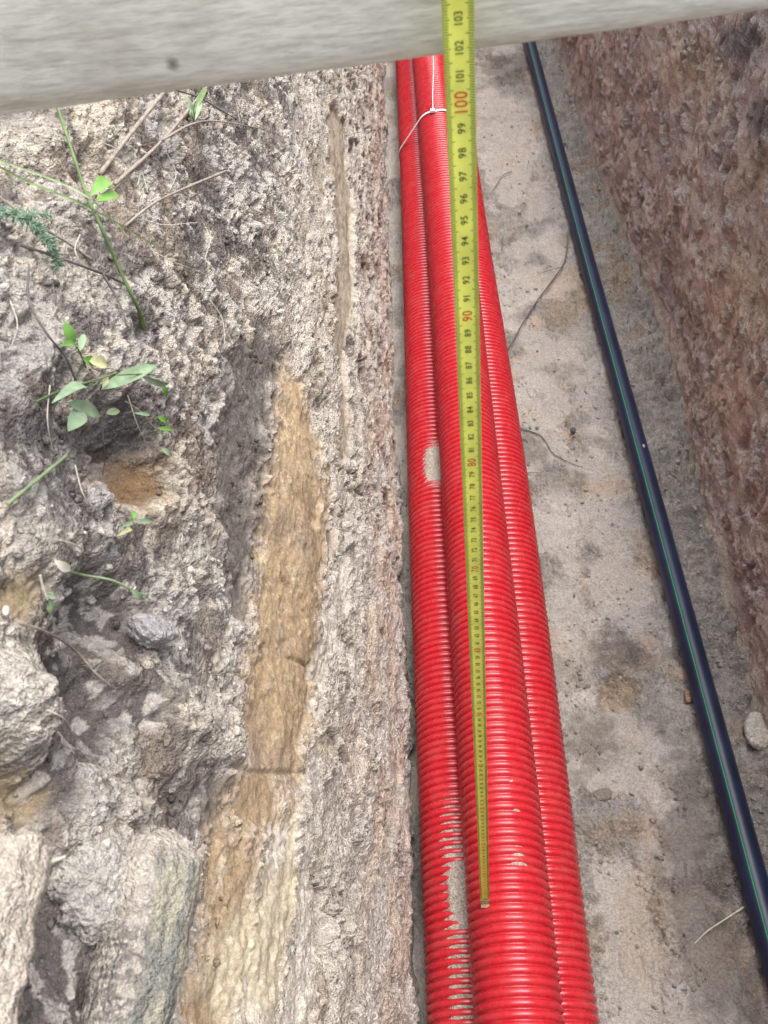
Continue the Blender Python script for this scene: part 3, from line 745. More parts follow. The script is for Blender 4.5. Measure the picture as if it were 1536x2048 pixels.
def outer_ground():
    B = 900.0
    x0, x1, y0, y1, z = -1.12, 1.44, -1.2, 6.0, 1.21
    V = [(-B, -B, z), (B, -B, z), (B, B, z), (-B, B, z), (x0, y0, z), (x1, y0, z), (x1, y1, z), (x0, y1, z)]
    F = [[0, 1, 5, 4], [1, 2, 6, 5], [2, 3, 7, 6], [3, 0, 4, 7]]
    tag(mesh_object('ground', V, F, TURF, smooth=False), None, None, kind='structure')
    for k, y in enumerate((y0 + 0.002, y1 - 0.002)):
        n = 40
        zz, xx = np.meshgrid(np.linspace(-0.05, 1.21, n), np.linspace(-0.4, 0.8, n), indexing='ij')
        V = np.stack([xx, y + 0.01 * fbm(xx, zz, 0.2, 4, 301), zz], -1).reshape(-1, 3)
        c = np.tile(lin(150, 132, 118), (len(V), 1))
        F = grid_faces(n, n)
        tag(mesh_object('trench_end', V, F if k else F[:, ::-1].copy(), SOIL, col=c), None, None, kind='structure')
outer_ground()

# ------------------------------------------------------------------ red corrugated conduits
R_PIPE, RIB, PITCH = 0.055, 0.0062, 0.01165
YK = np.array([-1.0, -0.12, 0.24, 0.70, 1.10, 1.55, 2.05, 2.7, 4.6])
XL = np.array([-0.030, -0.030, -0.032, -0.033, -0.030, -0.0265, -0.025, -0.0262, -0.026])
XR_ = np.array([0.078, 0.080, 0.087, 0.0935, 0.0925, 0.0855, 0.0845, 0.0835, 0.084])
XM = np.array([0.029, 0.030, 0.033, 0.0335, 0.036, 0.0380, 0.034, 0.0272, 0.027])

def smooth_at(y, v):
    s = 0
    for d in np.linspace(-0.2, 0.2, 9):
        s = s + np.interp(y + d, YK, v)
    return s / 9

def centre_left(y): return smooth_at(y, XL), 0.061 + 0 * y
def centre_right(y): return smooth_at(y, XR_), 0.061 + 0 * y
def centre_top(y):
    xl, xr, xm = smooth_at(y, XL), smooth_at(y, XR_), smooth_at(y, XM)
    d = np.maximum(xm - xl, xr - xm)
    return xm, 0.061 + np.sqrt(np.maximum(0.1103 ** 2 - d * d, 0.0))

def conduit(label, centre, seed):
    per = 10
    y = np.arange(-0.9, 4.5, PITCH / per)
    u = (np.arange(len(y)) % per) / per
    h = np.sqrt(np.clip(1 - ((u - 0.5) / 0.42) ** 2, 0, 1)) ** 0.8
    r = R_PIPE - RIB + RIB * h
    y = y + seed * 0.0031
    cx, cz = centre(y)
    n = 64
    a = np.linspace(0, 2 * math.pi, n, endpoint=False)
    V = np.stack([cx[:, None] + r[:, None] * np.sin(a), np.broadcast_to(y[:, None], (len(y), n)), cz[:, None] + r[:, None] * np.cos(a)], -1)
    o = mesh_object('corrugated_conduit', V.reshape(-1, 3), grid_faces(len(y), n, True), RED)
    return tag(o, label, 'conduit', 'red corrugated conduits laid in a bundle')

conduit('red corrugated conduit on the floor next to the pale soil bank', centre_left, 0)
conduit('red corrugated conduit lying on top of the other two, under the yellow tape', centre_top, 1)
conduit('red corrugated conduit on the floor on the side facing the blue pipe', centre_right, 2)

# sand lodged in the grooves of the conduits
def lodged_sand(name, label, centre, amount, y0, y1, a0, a1, seed):
    y = np.arange(y0, y1, 0.0014)
    a = np.radians(np.arange(a0, a1, 1.3))
    Y, A = np.meshgrid(y, a, indexing='ij')
    fill = amount(Y, np.degrees(A)) + 0.0016 * fbm(Y, A * R_PIPE, 0.03, 4, seed) + 0.0008 * fbm(Y, A * R_PIPE, 0.006, 3, seed + 1)
    cx, cz = centre(Y)
    r = R_PIPE - RIB - 0.0004 + np.clip(fill, -0.001, 0.02)
    V = np.stack([cx + r * np.sin(A), Y, cz + r * np.cos(A)], -1).reshape(-1, 3)
    F = grid_faces(*Y.shape)
    keep = (fill.ravel()[F] > 0.0002).any(1)
    F = F[keep]
    used, inv = np.unique(F, return_inverse=True)
    V, F = V[used], inv.reshape(F.shape)
    c = np.tile(lin(170, 160, 148), (len(V), 1)) * (1 + 0.18 * rng.randn(len(V), 1))
    o = mesh_object(name, V, F[:, ::-1].copy(), SOIL, col=np.clip(c, 0.05, 0.8))
    return tag(o, label, 'sand', kind='stuff')

def amt_near(Y, A):
    along = sstep(-0.30, -0.12, Y) * (1 - sstep(0.10, 0.26, Y))
    heap = 0.0050 * np.exp(-((Y - 0.040) / 0.042) ** 2) * sstep(-24, -10, A + 5 * fbm(Y, A * 0.001, 0.02, 3, 402))
    return -0.0020 + along * (0.0062 * sstep(-44, -14, A + 9 * fbm(Y, A * 0.001, 0.025, 3, 401)) + 0.0012 * fbm(Y, A * 0.001, 0.04, 3, 403)) + heap
def amt_far(Y, A):
    heap = np.exp(-((Y - 0.83) / 0.070) ** 2)
    return -0.0022 + 0.0118 * heap * sstep(-46, -6, A + 6 * fbm(Y, A * 0.001, 0.02, 3, 404))
lodged_sand('sand', 'grey sand lodged between two red conduits near the hook end of the tape', centre_left, amt_near, -0.3, 0.34, -60, 60, 411)
lodged_sand('sand', 'small grey sand heap between the red conduits halfway along', centre_left, amt_far, 0.66, 1.02, -40, 60, 421)

def amt_top(Y, A):
    s = 0
    for yc, ac, ry, ra, h in ((0.062, 18, 0.010, 12, 0.006), (0.046, 18, 0.008, 16, 0.0062), (0.118, 22, 0.0035, 8, 0.0055), (0.100, 24, 0.003, 9, 0.004), (0.45, -40, 0.05, 8, 0.003)):
        s = s + h * np.exp(-((Y - yc) / ry) ** 2 - ((A - ac) / ra) ** 2)
    return -0.0014 + s
lodged_sand('sand', 'dabs of pale sand in the ribs of the top conduit beside the tape', centre_top, amt_top, 0.02, 0.14, -5, 60, 431)

# ------------------------------------------------------------------ cable tie round the bundle
def cable_tie():
    y0 = 2.045
    c = [np.array(f(np.array(y0))) for f in (centre_left, centre_top, centre_right)]
    r = R_PIPE + 0.0012
    ang = np.linspace(0, 2 * math.pi, 160, endpoint=False)
    pts = np.concatenate([np.stack([q[0] + r * np.sin(ang), q[1] + r * np.cos(ang)], 1) for q in c])
    hull, best = [], None                                   # convex outline of the three pipes
    def half(P):
        H = []
        for p in P:
            while len(H) >= 2 and (H[-1][0] - H[-2][0]) * (p[1] - H[-2][1]) - (H[-1][1] - H[-2][1]) * (p[0] - H[-2][0]) <= 0:
                H.pop()
            H.append(p)
        return H
    P = sorted(map(tuple, pts))
    hull = half(P)[:-1] + half(P[::-1])[:-1]
    hull = np.array(hull)
    d = np.concatenate([[0], np.cumsum(np.linalg.norm(np.diff(np.vstack([hull, hull[:1]]), axis=0), axis=1))])
    u = np.linspace(0, d[-1], 181)[:-1]
    hx = np.interp(u, d, np.append(hull[:, 0], hull[0, 0]))
    hz = np.interp(u, d, np.append(hull[:, 1], hull[0, 1]))
    mid = np.array([hx.mean(), hz.mean()])
    nx, nz = hx - mid[0], hz - mid[1]
    l = np.hypot(nx, nz); nx, nz = nx / l, nz / l
    y = 2.035 + 0.02 * np.clip((0.2 - hz) / 0.15, 0, 1) + 0.016 * np.abs(hx - 0.03) / 0.05 * (hz > 0.05)
    w, th = 0.0042, 0.0014
    ring = []
    for dy, dr in ((-w, 0), (w, 0), (w, th), (-w, th)):
        ring.append(np.stack([hx + nx * dr, y + dy, hz + nz * dr], 1))
    V = np.stack(ring, 1)
    n = len(u)
    F = [[i * 4 + k, i * 4 + (k + 1) % 4, ((i + 1) % n) * 4 + (k + 1) % 4, ((i + 1) % n) * 4 + k] for i in range(n) for k in range(4)]
    top = np.array([c[1][0] - 0.012, 2.035, c[1][1] + r - 0.0005])
    t = thing('cable_tie', top, 'white cable tie strapped round the three red conduits', 'cable tie')
    part('strap', V.reshape(-1, 3), F, WHITE, t, smooth=False)
    a, b, h = 0.0065, 0.0065, 0.0075
    bx = []
    for z, k in ((0.0, 1.0), (h * 0.75, 1.0), (h, 0.75)):
        bx += [(top[0] + sx * a * k, top[1] + sy * b * k, top[2] + z) for sx, sy in ((-1, -1), (1, -1), (1, 1), (-1, 1))]
    F = [[0, 3, 2, 1], [8, 9, 10, 11]] + [[k * 4 + i, k * 4 + (i + 1) % 4, k * 4 + 4 + (i + 1) % 4, k * 4 + 4 + i] for k in (0, 1) for i in range(4)]
    part('lock_head', bx, F, WHITE, t, smooth=False)
    v, f = tube([top + np.array([0.001, 0.004, 0.004]), top + np.array([0.004, 0.08, 0.012]), top + np.array([0.012, 0.19, 0.032]), top + np.array([0.018, 0.34, 0.075])], 0.0014, 0.0009, 24, 6)
    part('tail', v, f, WHITE, t)
cable_tie()

# ------------------------------------------------------------------ blue-black water pipe with a green stripe
def water_pipe():
    y = np.linspace(-1.1, 5.2, 260)
    cx = np.interp(y, [-1.1, 0.24, 0.75, 1.6, 2.83, 5.2], [0.388, 0.384, 0.3825, 0.3785, 0.3785, 0.378])
    k = np.ones(15) / 15
    cx = np.convolve(np.pad(cx, 7, 'edge'), k, 'valid')
    cz = 0.0205 + 0.0015 * np.sin(y * 2.1)
    t = thing('water_pipe', (0.382, 0.0, 0.0), 'dark blue plastic water pipe with a thin green stripe along the trench floor', 'pipe')
    r, n = 0.0195, 40
    a = np.linspace(0, 2 * math.pi, n, endpoint=False)
    V = np.stack([cx[:, None] + r * np.sin(a), np.broadcast_to(y[:, None], (len(y), n)), cz[:, None] + r * np.cos(a)], -1)
    part('pipe_body', V.reshape(-1, 3), grid_faces(len(y), n, True), NAVY, t)
    a = np.radians(np.linspace(-25.0, -21.6, 5))
    r += 0.00035
    V = np.stack([cx[:, None] + r * np.sin(a), np.broadcast_to(y[:, None], (len(y), 5)), cz[:, None] + r * np.cos(a)], -1)
    part('stripe', V.reshape(-1, 3), grid_faces(len(y), 5), GREEN_STRIPE, t)
water_pipe()

# ------------------------------------------------------------------ wooden plank across the trench
def plank():
    x = np.linspace(-1.0, 1.12, 420)
    zb, yf, yb, zt = 1.2170 + 0.040 * x - 0.0, 0.0150, 0.062, 1.345
    cz = np.interp(x, [-1, -0.18, -0.02, 0.05, 0.12, 1.12], [0.012, 0.0105, 0.0072, 0.0055, 0.0035, 0.003])
    cz = cz + 0.0012 * fbm(x, 0 * x, 0.03, 3, 501)
    cy = cz * 0.55
    wv = 0.0008 * fbm(x, 0 * x + 3, 0.05, 4, 502)
    q = 0.004
    prof = [(yb, zb), (yb, zt), (yf + q, zt), (yf, zt - q)]
    for s in np.linspace(0.1, 0.85, 6):
        prof.append((yf, zt - q + s * (zb + 0.012 - zt + q)))
    rows = []
    for yy, zz in prof:
        rows.append(np.stack([x, yy + 0 * x, (zz if np.ndim(zz) or zz < zt - 0.01 else zz + 0.04 * x) + 0 * x], 1))
    rows.append(np.stack([x, yf + wv * 0.5, zb + cz + 0.0014], 1))
    rows.append(np.stack([x, yf + cy * 0.18, zb + cz * 0.80], 1))
    rows.append(np.stack([x, yf + cy * 0.55, zb + cz * 0.30 + wv], 1))
    rows.append(np.stack([x, yf + cy, zb + wv], 1))
    V = np.stack(rows, 1)
    n, m = V.shape[:2]
    F = [list(f) for f in grid_faces(n, m, True)]
    F.append(list(range(m))[::-1])
    F.append(list(range((n - 1) * m, n * m)))
    o = mesh_object('wooden_plank', V.reshape(-1, 3), F, WOOD)
    o.data.polygons.foreach_set('use_smooth', [True] * len(o.data.polygons))
    o.data.set_sharp_from_angle(angle=math.radians(38))
    tag(o, 'pale weathered wooden beam lying across the trench behind the yellow tape', 'plank')
plank()

# ------------------------------------------------------------------ tape measure
def glyphs():
    out = {}
    for ch in '0123456789':
        cu = bpy.data.curves.new('glyph', 'FONT')
        cu.body = ch
        cu.size = 1.0
        cu.offset = 0.010
        cu.resolution_u = 3
        ob = bpy.data.objects.new('glyph', cu)
        COL.objects.link(ob)
        bpy.context.view_layer.update()
        me = bpy.data.meshes.new_from_object(ob.evaluated_get(bpy.context.evaluated_depsgraph_get()))
        v = np.array([p.co[:] for p in me.vertices])
        f = [list(p.vertices) for p in me.polygons]
        bpy.data.objects.remove(ob)
        bpy.data.meshes.remove(me)
        bpy.data.curves.remove(cu)
        lo, hi = v.min(0), v.max(0)
        w = hi[0] - lo[0]
        v = v - np.array([lo[0] + w / 2, 0, 0])
        out[ch] = (v, f, w)
    return out

def tape_measure():
    base = np.array((0.0001, 0.0018, 0.1985))
    ZERO = 0.0065                                            # the hook reaches this far below the zero mark
    L, hw, sag = 1.118, 0.00565, 0.0013
    def at(u, t, off=0.0):                                   # across (m), along from the hook (m) -> world
        return np.stack([base[0] + u, base[1] + sag * (1 - (u / hw) ** 2) - off, base[2] + t], -1)
    t_ = thing('tape_measure', tuple(base), 'yellow steel measuring tape standing upright on the top conduit in front of the beam', 'tape measure')
    us = np.linspace(-hw, hw, 15)
    ts = np.linspace(0, L, 160)
    T, U = np.meshgrid(ts, us, indexing='ij')
    front = at(U, T).reshape(-1, 3)
    back = at(U, T, -0.00025).reshape(-1, 3)
    n = len(front)
    F = grid_faces(160, 15)
    rim = []
    m = 15
    edge = [i * m for i in range(160)] + [159 * m + j for j in range(1, m)] + [i * m + m - 1 for i in range(158, -1, -1)] + list(range(m - 2, 0, -1))
    for a, b in zip(edge, edge[1:] + edge[:1]):
        rim.append([b, a, a + n, b + n])
    part('blade', np.vstack([front, back]), F[:, ::-1].tolist() + (F + n).tolist() + rim, TAPE, t_)
    # graduations
    V, Fq = [], []
    def tick(t, u0, u1, w):
        k = 4
        o = len(V)
        for j in range(k + 1):
            u = u0 + (u1 - u0) * j / k
            for d in (-w / 2, w / 2):
                V.append(at(np.array(u), np.array(t + d), 0.00012))
        for j in range(k):
            Fq.append([o + 2 * j, o + 2 * j + 2, o + 2 * j + 3, o + 2 * j + 1])
    e = hw * 0.985
    for mm in range(12, int(L * 1000)):
        ln = 0.0019
        if mm % 10 == 5:
            ln = 0.0030
        elif mm % 10 == 0:
            ln = 0.0025
        for s in (-1, 1):
            tick(mm / 1000 + ZERO, s * e, s * (e - ln), 0.00030)
    part('graduation_marks', V, Fq, BLACK_PRINT, t_, smooth=False)
    G = glyphs()
    sets = {'black_lettering': [], 'red_numeral': []}
    for cm in range(1, int(L * 100)):
        red = cm % 10 == 0
        hgt = 0.0047 if red else 0.0031
        if cm == 100:
            hgt = 0.0052
        word = str(cm)
        ks = 0.82 if len(word) == 3 else (1.0 if not red else 0.90)
        size = hgt / 0.72
        adv = [max(G[c][2], 0.34) + 0.10 for c in word]
        tot = sum(adv)
        x = -tot / 2
        word_parts = []
        for c, a in zip(word, adv):
            v, f, w = G[c]
            gx = (v[:, 0] + x + a / 2) * size * ks
            gy = v[:, 1] * size - hgt / 2
            word_parts.append((at(-gy, cm / 100 + ZERO + gx, 0.00016), f))
            x += a
        sets['red_numeral' if red else 'black_lettering'].append(join(word_parts))
    for k, mt in (('black_lettering', BLACK_PRINT), ('red_numeral', RED_PRINT)):
        for q in (sets[k] if k == 'red_numeral' else [join(sets[k])]):
            part(k, q[0], q[1], mt, t_, smooth=False)
    # hook at the end, with two rivets
    hv = []
    for u in (-hw, hw):
        for y, z in ((-0.0006, 0.014), (-0.0006, 0.0), (-0.0055, 0.0), (-0.0055, 0.0009), (-0.0014, 0.0009), (-0.0014, 0.014)):
            hv.append((base[0] + u * 0.92, base[1] + y, base[2] + z - 0.0009))
    hf = [[0, 1, 7, 6], [1, 2, 8, 7], [2, 3, 9, 8], [3, 4, 10, 9], [4, 5, 11, 10], [5, 0, 6, 11], [5, 4, 1, 0], [4, 3, 2, 1], [6, 7, 10, 11], [7, 8, 9, 10]]
    hk = part('end_hook', hv, hf, HOOK, t_, smooth=False)
    for u, z in ((-0.0023, 0.0042), (0.0016, 0.0058)):
        ring = [(0, 0.0009)] + [(r, h) for r, h in ((0.0006, 0.0008), (0.0011, 0.0004), (0.0012, 0.0))]
        v = [(0, -ring[0][1], 0)]
        for r, h in ring[1:]:
            v += [(r * math.cos(a), -h, r * math.sin(a)) for a in np.linspace(0, 2 * math.pi, 12, endpoint=False)]
        v = np.array(v) + (u, -0.0014, z)
        f = [[0, 1 + i, 1 + (i + 1) % 12] for i in range(12)] + [[1 + k * 12 + i, 13 + k * 12 + i, 13 + k * 12 + (i + 1) % 12, 1 + k * 12 + (i + 1) % 12] for k in (0, 1) for i in range(12)]
        mesh_object('rivet', v, f, STEEL, hk)
HOOK = plain('worn_hook', (0.30, 0.20, 0.10), 0.45, 0.2, 200)
tape_measure()

# ------------------------------------------------------------------ clods and stones
def noise3(P, size, octaves=4, seed=0, gain=0.55):
    return (fbm(P[:, 0], P[:, 1], size, octaves, seed, gain) + fbm(P[:, 1], P[:, 2], size, octaves, seed + 5, gain) + fbm(P[:, 2], P[:, 0], size, octaves, seed + 9, gain)) / 1.7

def ball(sub):
    import bmesh
    bm = bmesh.new()
    bmesh.ops.create_icosphere(bm, subdivisions=sub, radius=1.0)
    v = np.array([p.co[:] for p in bm.verts])
    f = np.array([[q.index for q in p.verts] for p in bm.faces])
    bm.free()
    return v, f

def unit(v):
    v = np.asarray(v, float)
    return v / np.linalg.norm(v)

def clod(name, label, cat, centre, axes, half, seed, colour, p=3.0, rough=0.06, fine=0.02, sub=6, group=None, paint=None, crumbly=0.0):
    v, f = ball(sub)
    d = v / (np.abs(v) ** p).sum(1)[:, None] ** (1.0 / p)
    mean = float(np.mean(half))
    q0 = d * np.asarray(half) / mean + seed
    disp = rough * noise3(q0, 0.9, 3, seed) + fine * noise3(q0, 0.22, 4, seed + 3, 0.65)
    d = d * (1 + disp)[:, None]
    if crumbly:                                             # grains of soil standing out of the faces
        q = d * np.asarray(half)
        for cell, amp in ((0.0075, 1.0), (0.0034, 0.6)):
            hh = 0
            for i, j in ((0, 1), (1, 2), (2, 0)):
                w, cc = worley(q[:, i] + seed, q[:, j] + 2 * seed, cell, seed)
                hh = hh + pebbly(w, cc, 1.0) / 3
            d = d * (1 + crumbly * amp * 1.6 * hh / mean * (1.0 if paint is None else paint(d, None)))[:, None]
    A = np.array([unit(a) for a in axes])
    W = d * np.asarray(half)
    c = np.tile(np.asarray(colour, float), (len(v), 1)) * (1 + 0.40 * noise3(q0, 0.30, 4, seed + 20))[:, None]
    if paint is not None:
        c = paint(d, c)
    o = mesh_object(name, W @ A, f, SOIL, col=np.clip(c, 0.02, 0.8))
    o.location = centre
    return tag(o, label, cat, group)

A0, B0 = np.array((-0.1844, -0.1539, 0.8763)), np.array((-0.1912, -0.2557, 0.8768))
ax = unit(B0 - A0)
nb = unit(np.array((0.75, -0.30, 0.60)) - ax * (np.array((0.75, -0.30, 0.60)) @ ax))
sd_ = np.cross(ax, nb)
def slab_paint(d, c):
    across = d[:, 1] * (1 if sd_[0] > 0 else -1)
    q = d * np.array((0.12, 0.025, 0.017))
    n = noise3(q + 3.0, 0.03, 4, 77)
    face = sstep(-0.62, -0.35, across - 0.12 * d[:, 0] + 0.25 * n) * sstep(-0.86, -0.50, d[:, 0] + 0.2 * n)
    if c is None:
        return 1 - 0.9 * face
    streaks = sstep(-0.15, 0.2, fbm(q[:, 0] * 0.12, q[:, 1], 0.010, 3, 79))
    g = lin(118, 117, 111) + (lin(146, 142, 126) - lin(118, 117, 111)) * streaks[:, None]
    g = g * (1 + 0.25 * n)[:, None]
    low = sstep(-0.35, 0.1, d[:, 0] + 0.3 * n) * (1 - sstep(-0.02, 0.10, noise3(q + 1.0, 0.006, 3, 81, 0.7)))
    c = c + (lin(104, 99, 96) - c) * (0.85 * low)[:, None]
    return c * (1 - face[:, None]) + g * face[:, None]
clod('soil_clod', 'long upright slab of grey soil with a smooth greenish cut face on the bank', 'clod', tuple((A0 + B0) / 2), (ax, sd_, nb),
     (np.linalg.norm(B0 - A0) / 2 + 0.010, 0.0245, 0.017), 31, lin(170, 163, 152), 2.5, 0.26, 0.05, sub=7, crumbly=0.0013, paint=slab_paint, group='clods fallen on the left bank')
clod('soil_clod', 'pale crumbly clod beside the slab with the smooth greenish face', 'clod', (-0.2123, -0.1776, 0.8905), ((0.2, 0.9, -0.3), (-0.5, 0.2, 0.8), (0.8, -0.1, 0.5)),
     (0.030, 0.028, 0.016), 35, lin(166, 161, 154), 2.2, 0.34, 0.12, sub=7, crumbly=0.0017, group='clods fallen on the left bank')
clod('soil_clod', 'big pale clod cut by the lower corner of the picture edge, beside a broken twig', 'clod', (-0.2124, -0.2501, 1.0105), ((0.02, 0.62, 0.0), (-0.7, 0.1, 0.6), (0.7, 0.1, 0.7)),
     (0.060, 0.024, 0.020), 39, lin(164, 155, 143), 2.3, 0.30, 0.06, sub=7, crumbly=0.0013, group='clods fallen on the left bank')
clod('stone', 'grey angular stone stuck in the dark hollow of the bank', 'stone', (-0.2064, -0.0278, 0.9026), ((0.1, 0.5, -0.8), (-0.6, 0.6, 0.3), (0.8, 0.2, 0.4)),
     (0.0165, 0.0115, 0.010), 43, lin(162, 158, 156), 3.4, 0.34, 0.05)
clod('stone', 'small round dark pebble on the floor between conduit and blue pipe', 'pebble', (0.2633, 0.9983, 0.0064), ((1, 0, 0), (0, 1, 0), (0, 0, 1)), (0.0062, 0.0065, 0.005), 47, lin(92, 90, 98), 2.0, 0.08, 0.02, 4)
clod('stone', 'tan stone flake lying against the dark blue pipe', 'stone', (0.3633, 0.3708, 0.0028), ((0.2, 1, 0), (1, -0.2, 0), (0, 0, 1)), (0.0125, 0.006, 0.004), 51, lin(150, 122, 100), 2.6, 0.15, 0.03, 4)
clod('stone', 'pale rounded boulder half buried at the foot of the brown wall', 'stone', (0.4569, 0.2988, 0.0121), ((0.3, 1, 0), (1, -0.3, 0), (0, 0, 1)), (0.032, 0.024, 0.014), 55, lin(190, 182, 170), 2.3, 0.14, 0.03, 5)
clod('soil_clod', 'flat grey clod on the floor close to the red conduits', 'clod', (0.1986, 0.2153, -0.01), ((1, 0.15, 0), (-0.15, 1, 0), (0, 0, 1)), (0.015, 0.010, 0.007), 59, lin(128, 119, 112), 2.8, 0.22, 0.06, 5)
clod('stone', 'tiny white stone on the rib of the top conduit right of the tape', 'stone', (0.0455, 0.1564, 0.2015), ((1, 0.1, 0), (-0.1, 1, 0), (0, 0, 1)), (0.0050, 0.0023, 0.0023), 67, lin(196, 190, 178), 3.0, 0.08, 0.02, 3)
clod('snail_shell', 'little whitish snail shell on the blue pipe', 'shell', (0.3883, 0.9065, 0.0385), ((0.3, 1, 0), (1, -0.3, 0), (0, 0, 1)), (0.0052, 0.0034, 0.003), 71, lin(178, 168, 156), 2.2, 0.12, 0.03, 3)

# ------------------------------------------------------------------ loose crumbs
def crumbs(label, P, C, mask, count, smin, smax, seed, lift):
    r = np.random.RandomState(seed)
    idx = np.nonzero(mask.ravel())[0]
    idx = r.choice(idx, count)
    pos = P.reshape(-1, 3)[idx] + r.uniform(-0.0015, 0.0015, (count, 3))
    v0, f0 = ball(1)
    s = smin * (smax / smin) ** (r.rand(count) ** 2.6)
    sc = s[:, None] * r.uniform(0.6, 1.25, (count, 3))
    jit = 1 + 0.22 * r.randn(count, len(v0), 1)
    a = r.uniform(0, 6.28, count)
    V = v0[None] * jit * sc[:, None]
    ca, sa = np.cos(a)[:, None], np.sin(a)[:, None]
    V = np.stack([V[..., 0] * ca - V[..., 1] * sa, V[..., 0] * sa + V[..., 1] * ca, V[..., 2]], -1)
    V = V + (pos + np.asarray(lift) * s[:, None])[:, None]
    F = (f0[None] + (np.arange(count) * len(v0))[:, None, None]).reshape(-1, 3)
    c = C.reshape(-1, 4)[idx, :3] * (1.08 + 0.16 * r.randn(count, 1))
    o = mesh_object('soil_crumbs', V.reshape(-1, 3), F, SOIL, smooth=True, col=np.clip(np.repeat(c, len(v0), 0), 0.03, 0.8))
    return tag(o, label, 'crumbs', kind='stuff')

fy, fx = PF[..., 1], PF[..., 0]
fm = (fy > -0.4) & (fy < 3.0) & (fx > -0.10) & (fx < 0.48)
clump = fbm(fy, fx, 0.07, 4, 601) + 0.22 * (fx > 0.40)
crumbs('loose soil crumbs strewn over the trench floor', PF, cF, fm & (clump > 0.06), 9000, 0.0008, 0.0045, 61, (0, 0, 0.2))
S_, Y_ = np.meshgrid(sL, YS)
lm = (Y_ > -0.36) & (Y_ < 1.6) & (S_ > 0.80) & (S_ < 1.25)
crumbs('loose crumbs of grey topsoil on the left bank', PL, cL, lm & (fbm(Y_, S_, 0.05, 3, 611) > 0.0), 9000, 0.0005, 0.0036, 63, (0.1, 0, 0.1))

# ------------------------------------------------------------------ dry stems, twigs and roots
def stem(name, label, cat, pts, r0, r1, mat, group=None, lump=0.10, n=30, forks=()):
    allp = [tube(pts, r0, r1, n, 7, lump, int(abs(pts[0][0]) * 9999) % 997)]
    for q, a, b in forks:
        allp.append(tube(q, a, b, 20, 6, lump, 5))
    v, f = join(allp)
    base = np.array(pts[0])
    o = mesh_object(name, v - base, f, mat)
    o.location = base
    return tag(o, label, cat, group)

DG = 'dry stems on the left bank'
stem('dried_weed', 'straight grey dry stem coming from under the beam, nearest to the green grass stalk', 'dry stem', [(-0.2307, 0.4499, 1.0298), (-0.2394, 0.3594, 1.0412), (-0.2543, 0.2847, 1.0429)], 0.0016, 0.0017, DRY, DG)
stem('dried_weed', 'long forked grey dry stem ending beside the round bright green leaves', 'dry stem', [(-0.2217, 0.5626, 0.9793), (-0.2293, 0.3888, 1.0146), (-0.243, 0.2771, 1.038)], 0.0011, 0.0015, DRY, DG,
     forks=(([(-0.2271, 0.3726, 1.0207), (-0.2212, 0.4574, 0.9911), (-0.2177, 0.5532, 0.9453), (-0.2013, 0.7008, 0.8608)], 0.0010, 0.0007), ([(-0.2354, 0.3403, 1.0238), (-0.2408, 0.3013, 1.0292), (-0.2462, 0.2718, 1.0345)], 0.0008, 0.0008)))
stem('dried_weed', 'thin dark stem slanting from the beam towards the bare bank edge', 'dry stem', [(-0.2303, 0.4567, 1.0241), (-0.2247, 0.524, 0.9838), (-0.2217, 0.6039, 0.9303), (-0.2037, 0.6696, 0.8745)], 0.0009, 0.0007, DRY_DARK, DG)
stem('dried_weed', 'brown dry stem lying alone below the forked stem, rising to its free tip', 'dry stem', [(-0.2375, 0.2525, 1.0179), (-0.2275, 0.3056, 1.0042), (-0.2208, 0.3916, 0.9678), (-0.209, 0.4888, 0.9264)], 0.0010, 0.0013, DRY, DG)
stem('dried_weed', 'thin brown stem crossing behind the feathery frond', 'dry stem', [(-0.281, 0.172, 1.0991), (-0.2636, 0.1688, 1.078), (-0.253, 0.181, 1.0538), (-0.2439, 0.1897, 1.0322)], 0.0009, 0.0009, DRY, DG)
stem('dried_weed', 'bluish grey dead stem with a broken kink above the small seedling', 'dry stem', [(-0.2668, 0.1491, 1.0733), (-0.2466, 0.1524, 1.0592), (-0.2352, 0.1766, 1.0297), (-0.2293, 0.1962, 1.0056)], 0.0010, 0.0010, DRY_DARK, DG,
     forks=(([(-0.2352, 0.1766, 1.0297), (-0.2285, 0.1686, 1.0141), (-0.2226, 0.1541, 1.0006)], 0.0009, 0.0008),))
stem('dried_weed', 'dark wiry stem hanging at the edge beside the small seedling', 'dry stem', [(-0.2531, 0.1228, 1.0762), (-0.2492, 0.0965, 1.0694), (-0.2362, 0.0739, 1.0624), (-0.233, 0.076, 1.0428), (-0.2334, 0.0757, 1.0236)], 0.0008, 0.0007, DRY_DARK, DG)
stem('dried_weed', 'dusty stem with green tinge beneath the lance shaped leaves, near the brown hollow', 'dry stem', [(-0.2335, -0.0424, 1.0477), (-0.2288, -0.014, 1.0354), (-0.2324, 0.0243, 1.0117)], 0.0012, 0.0010, PALE_GRASS, DG)
stem('dried_weed', 'short pale broken twig poking out beside the big pale clod', 'dry stem', [(-0.22, -0.1921, 0.9573), (-0.2134, -0.189, 0.9568), (-0.2055, -0.1863, 0.9562)], 0.0013, 0.0010, PALE_STRAW, DG)
stem('root', 'branching pale root across the dark hollow, below the dusty creeping stem', 'root', [(-0.2239, -0.0975, 1.0236), (-0.224, -0.0847, 0.994), (-0.2381, -0.0578, 0.9332), (-0.2301, -0.0646, 0.9178), (-0.2237, -0.0672, 0.9036)], 0.0008, 0.0006, DRY, None,
     forks=(([(-0.2267, -0.0822, 0.9888), (-0.2454, -0.0447, 0.9339), (-0.2425, -0.0403, 0.9192)], 0.0006, 0.0004),))
stem('root', 'hair-thin root dangling below the lance shaped leaves', 'root', [(-0.2362, 0.0872, 0.9751), (-0.2382, 0.0804, 0.9634), (-0.2439, 0.0838, 0.9458), (-0.2479, 0.0787, 0.9366)], 0.0005, 0.0004, DRY_DARK)
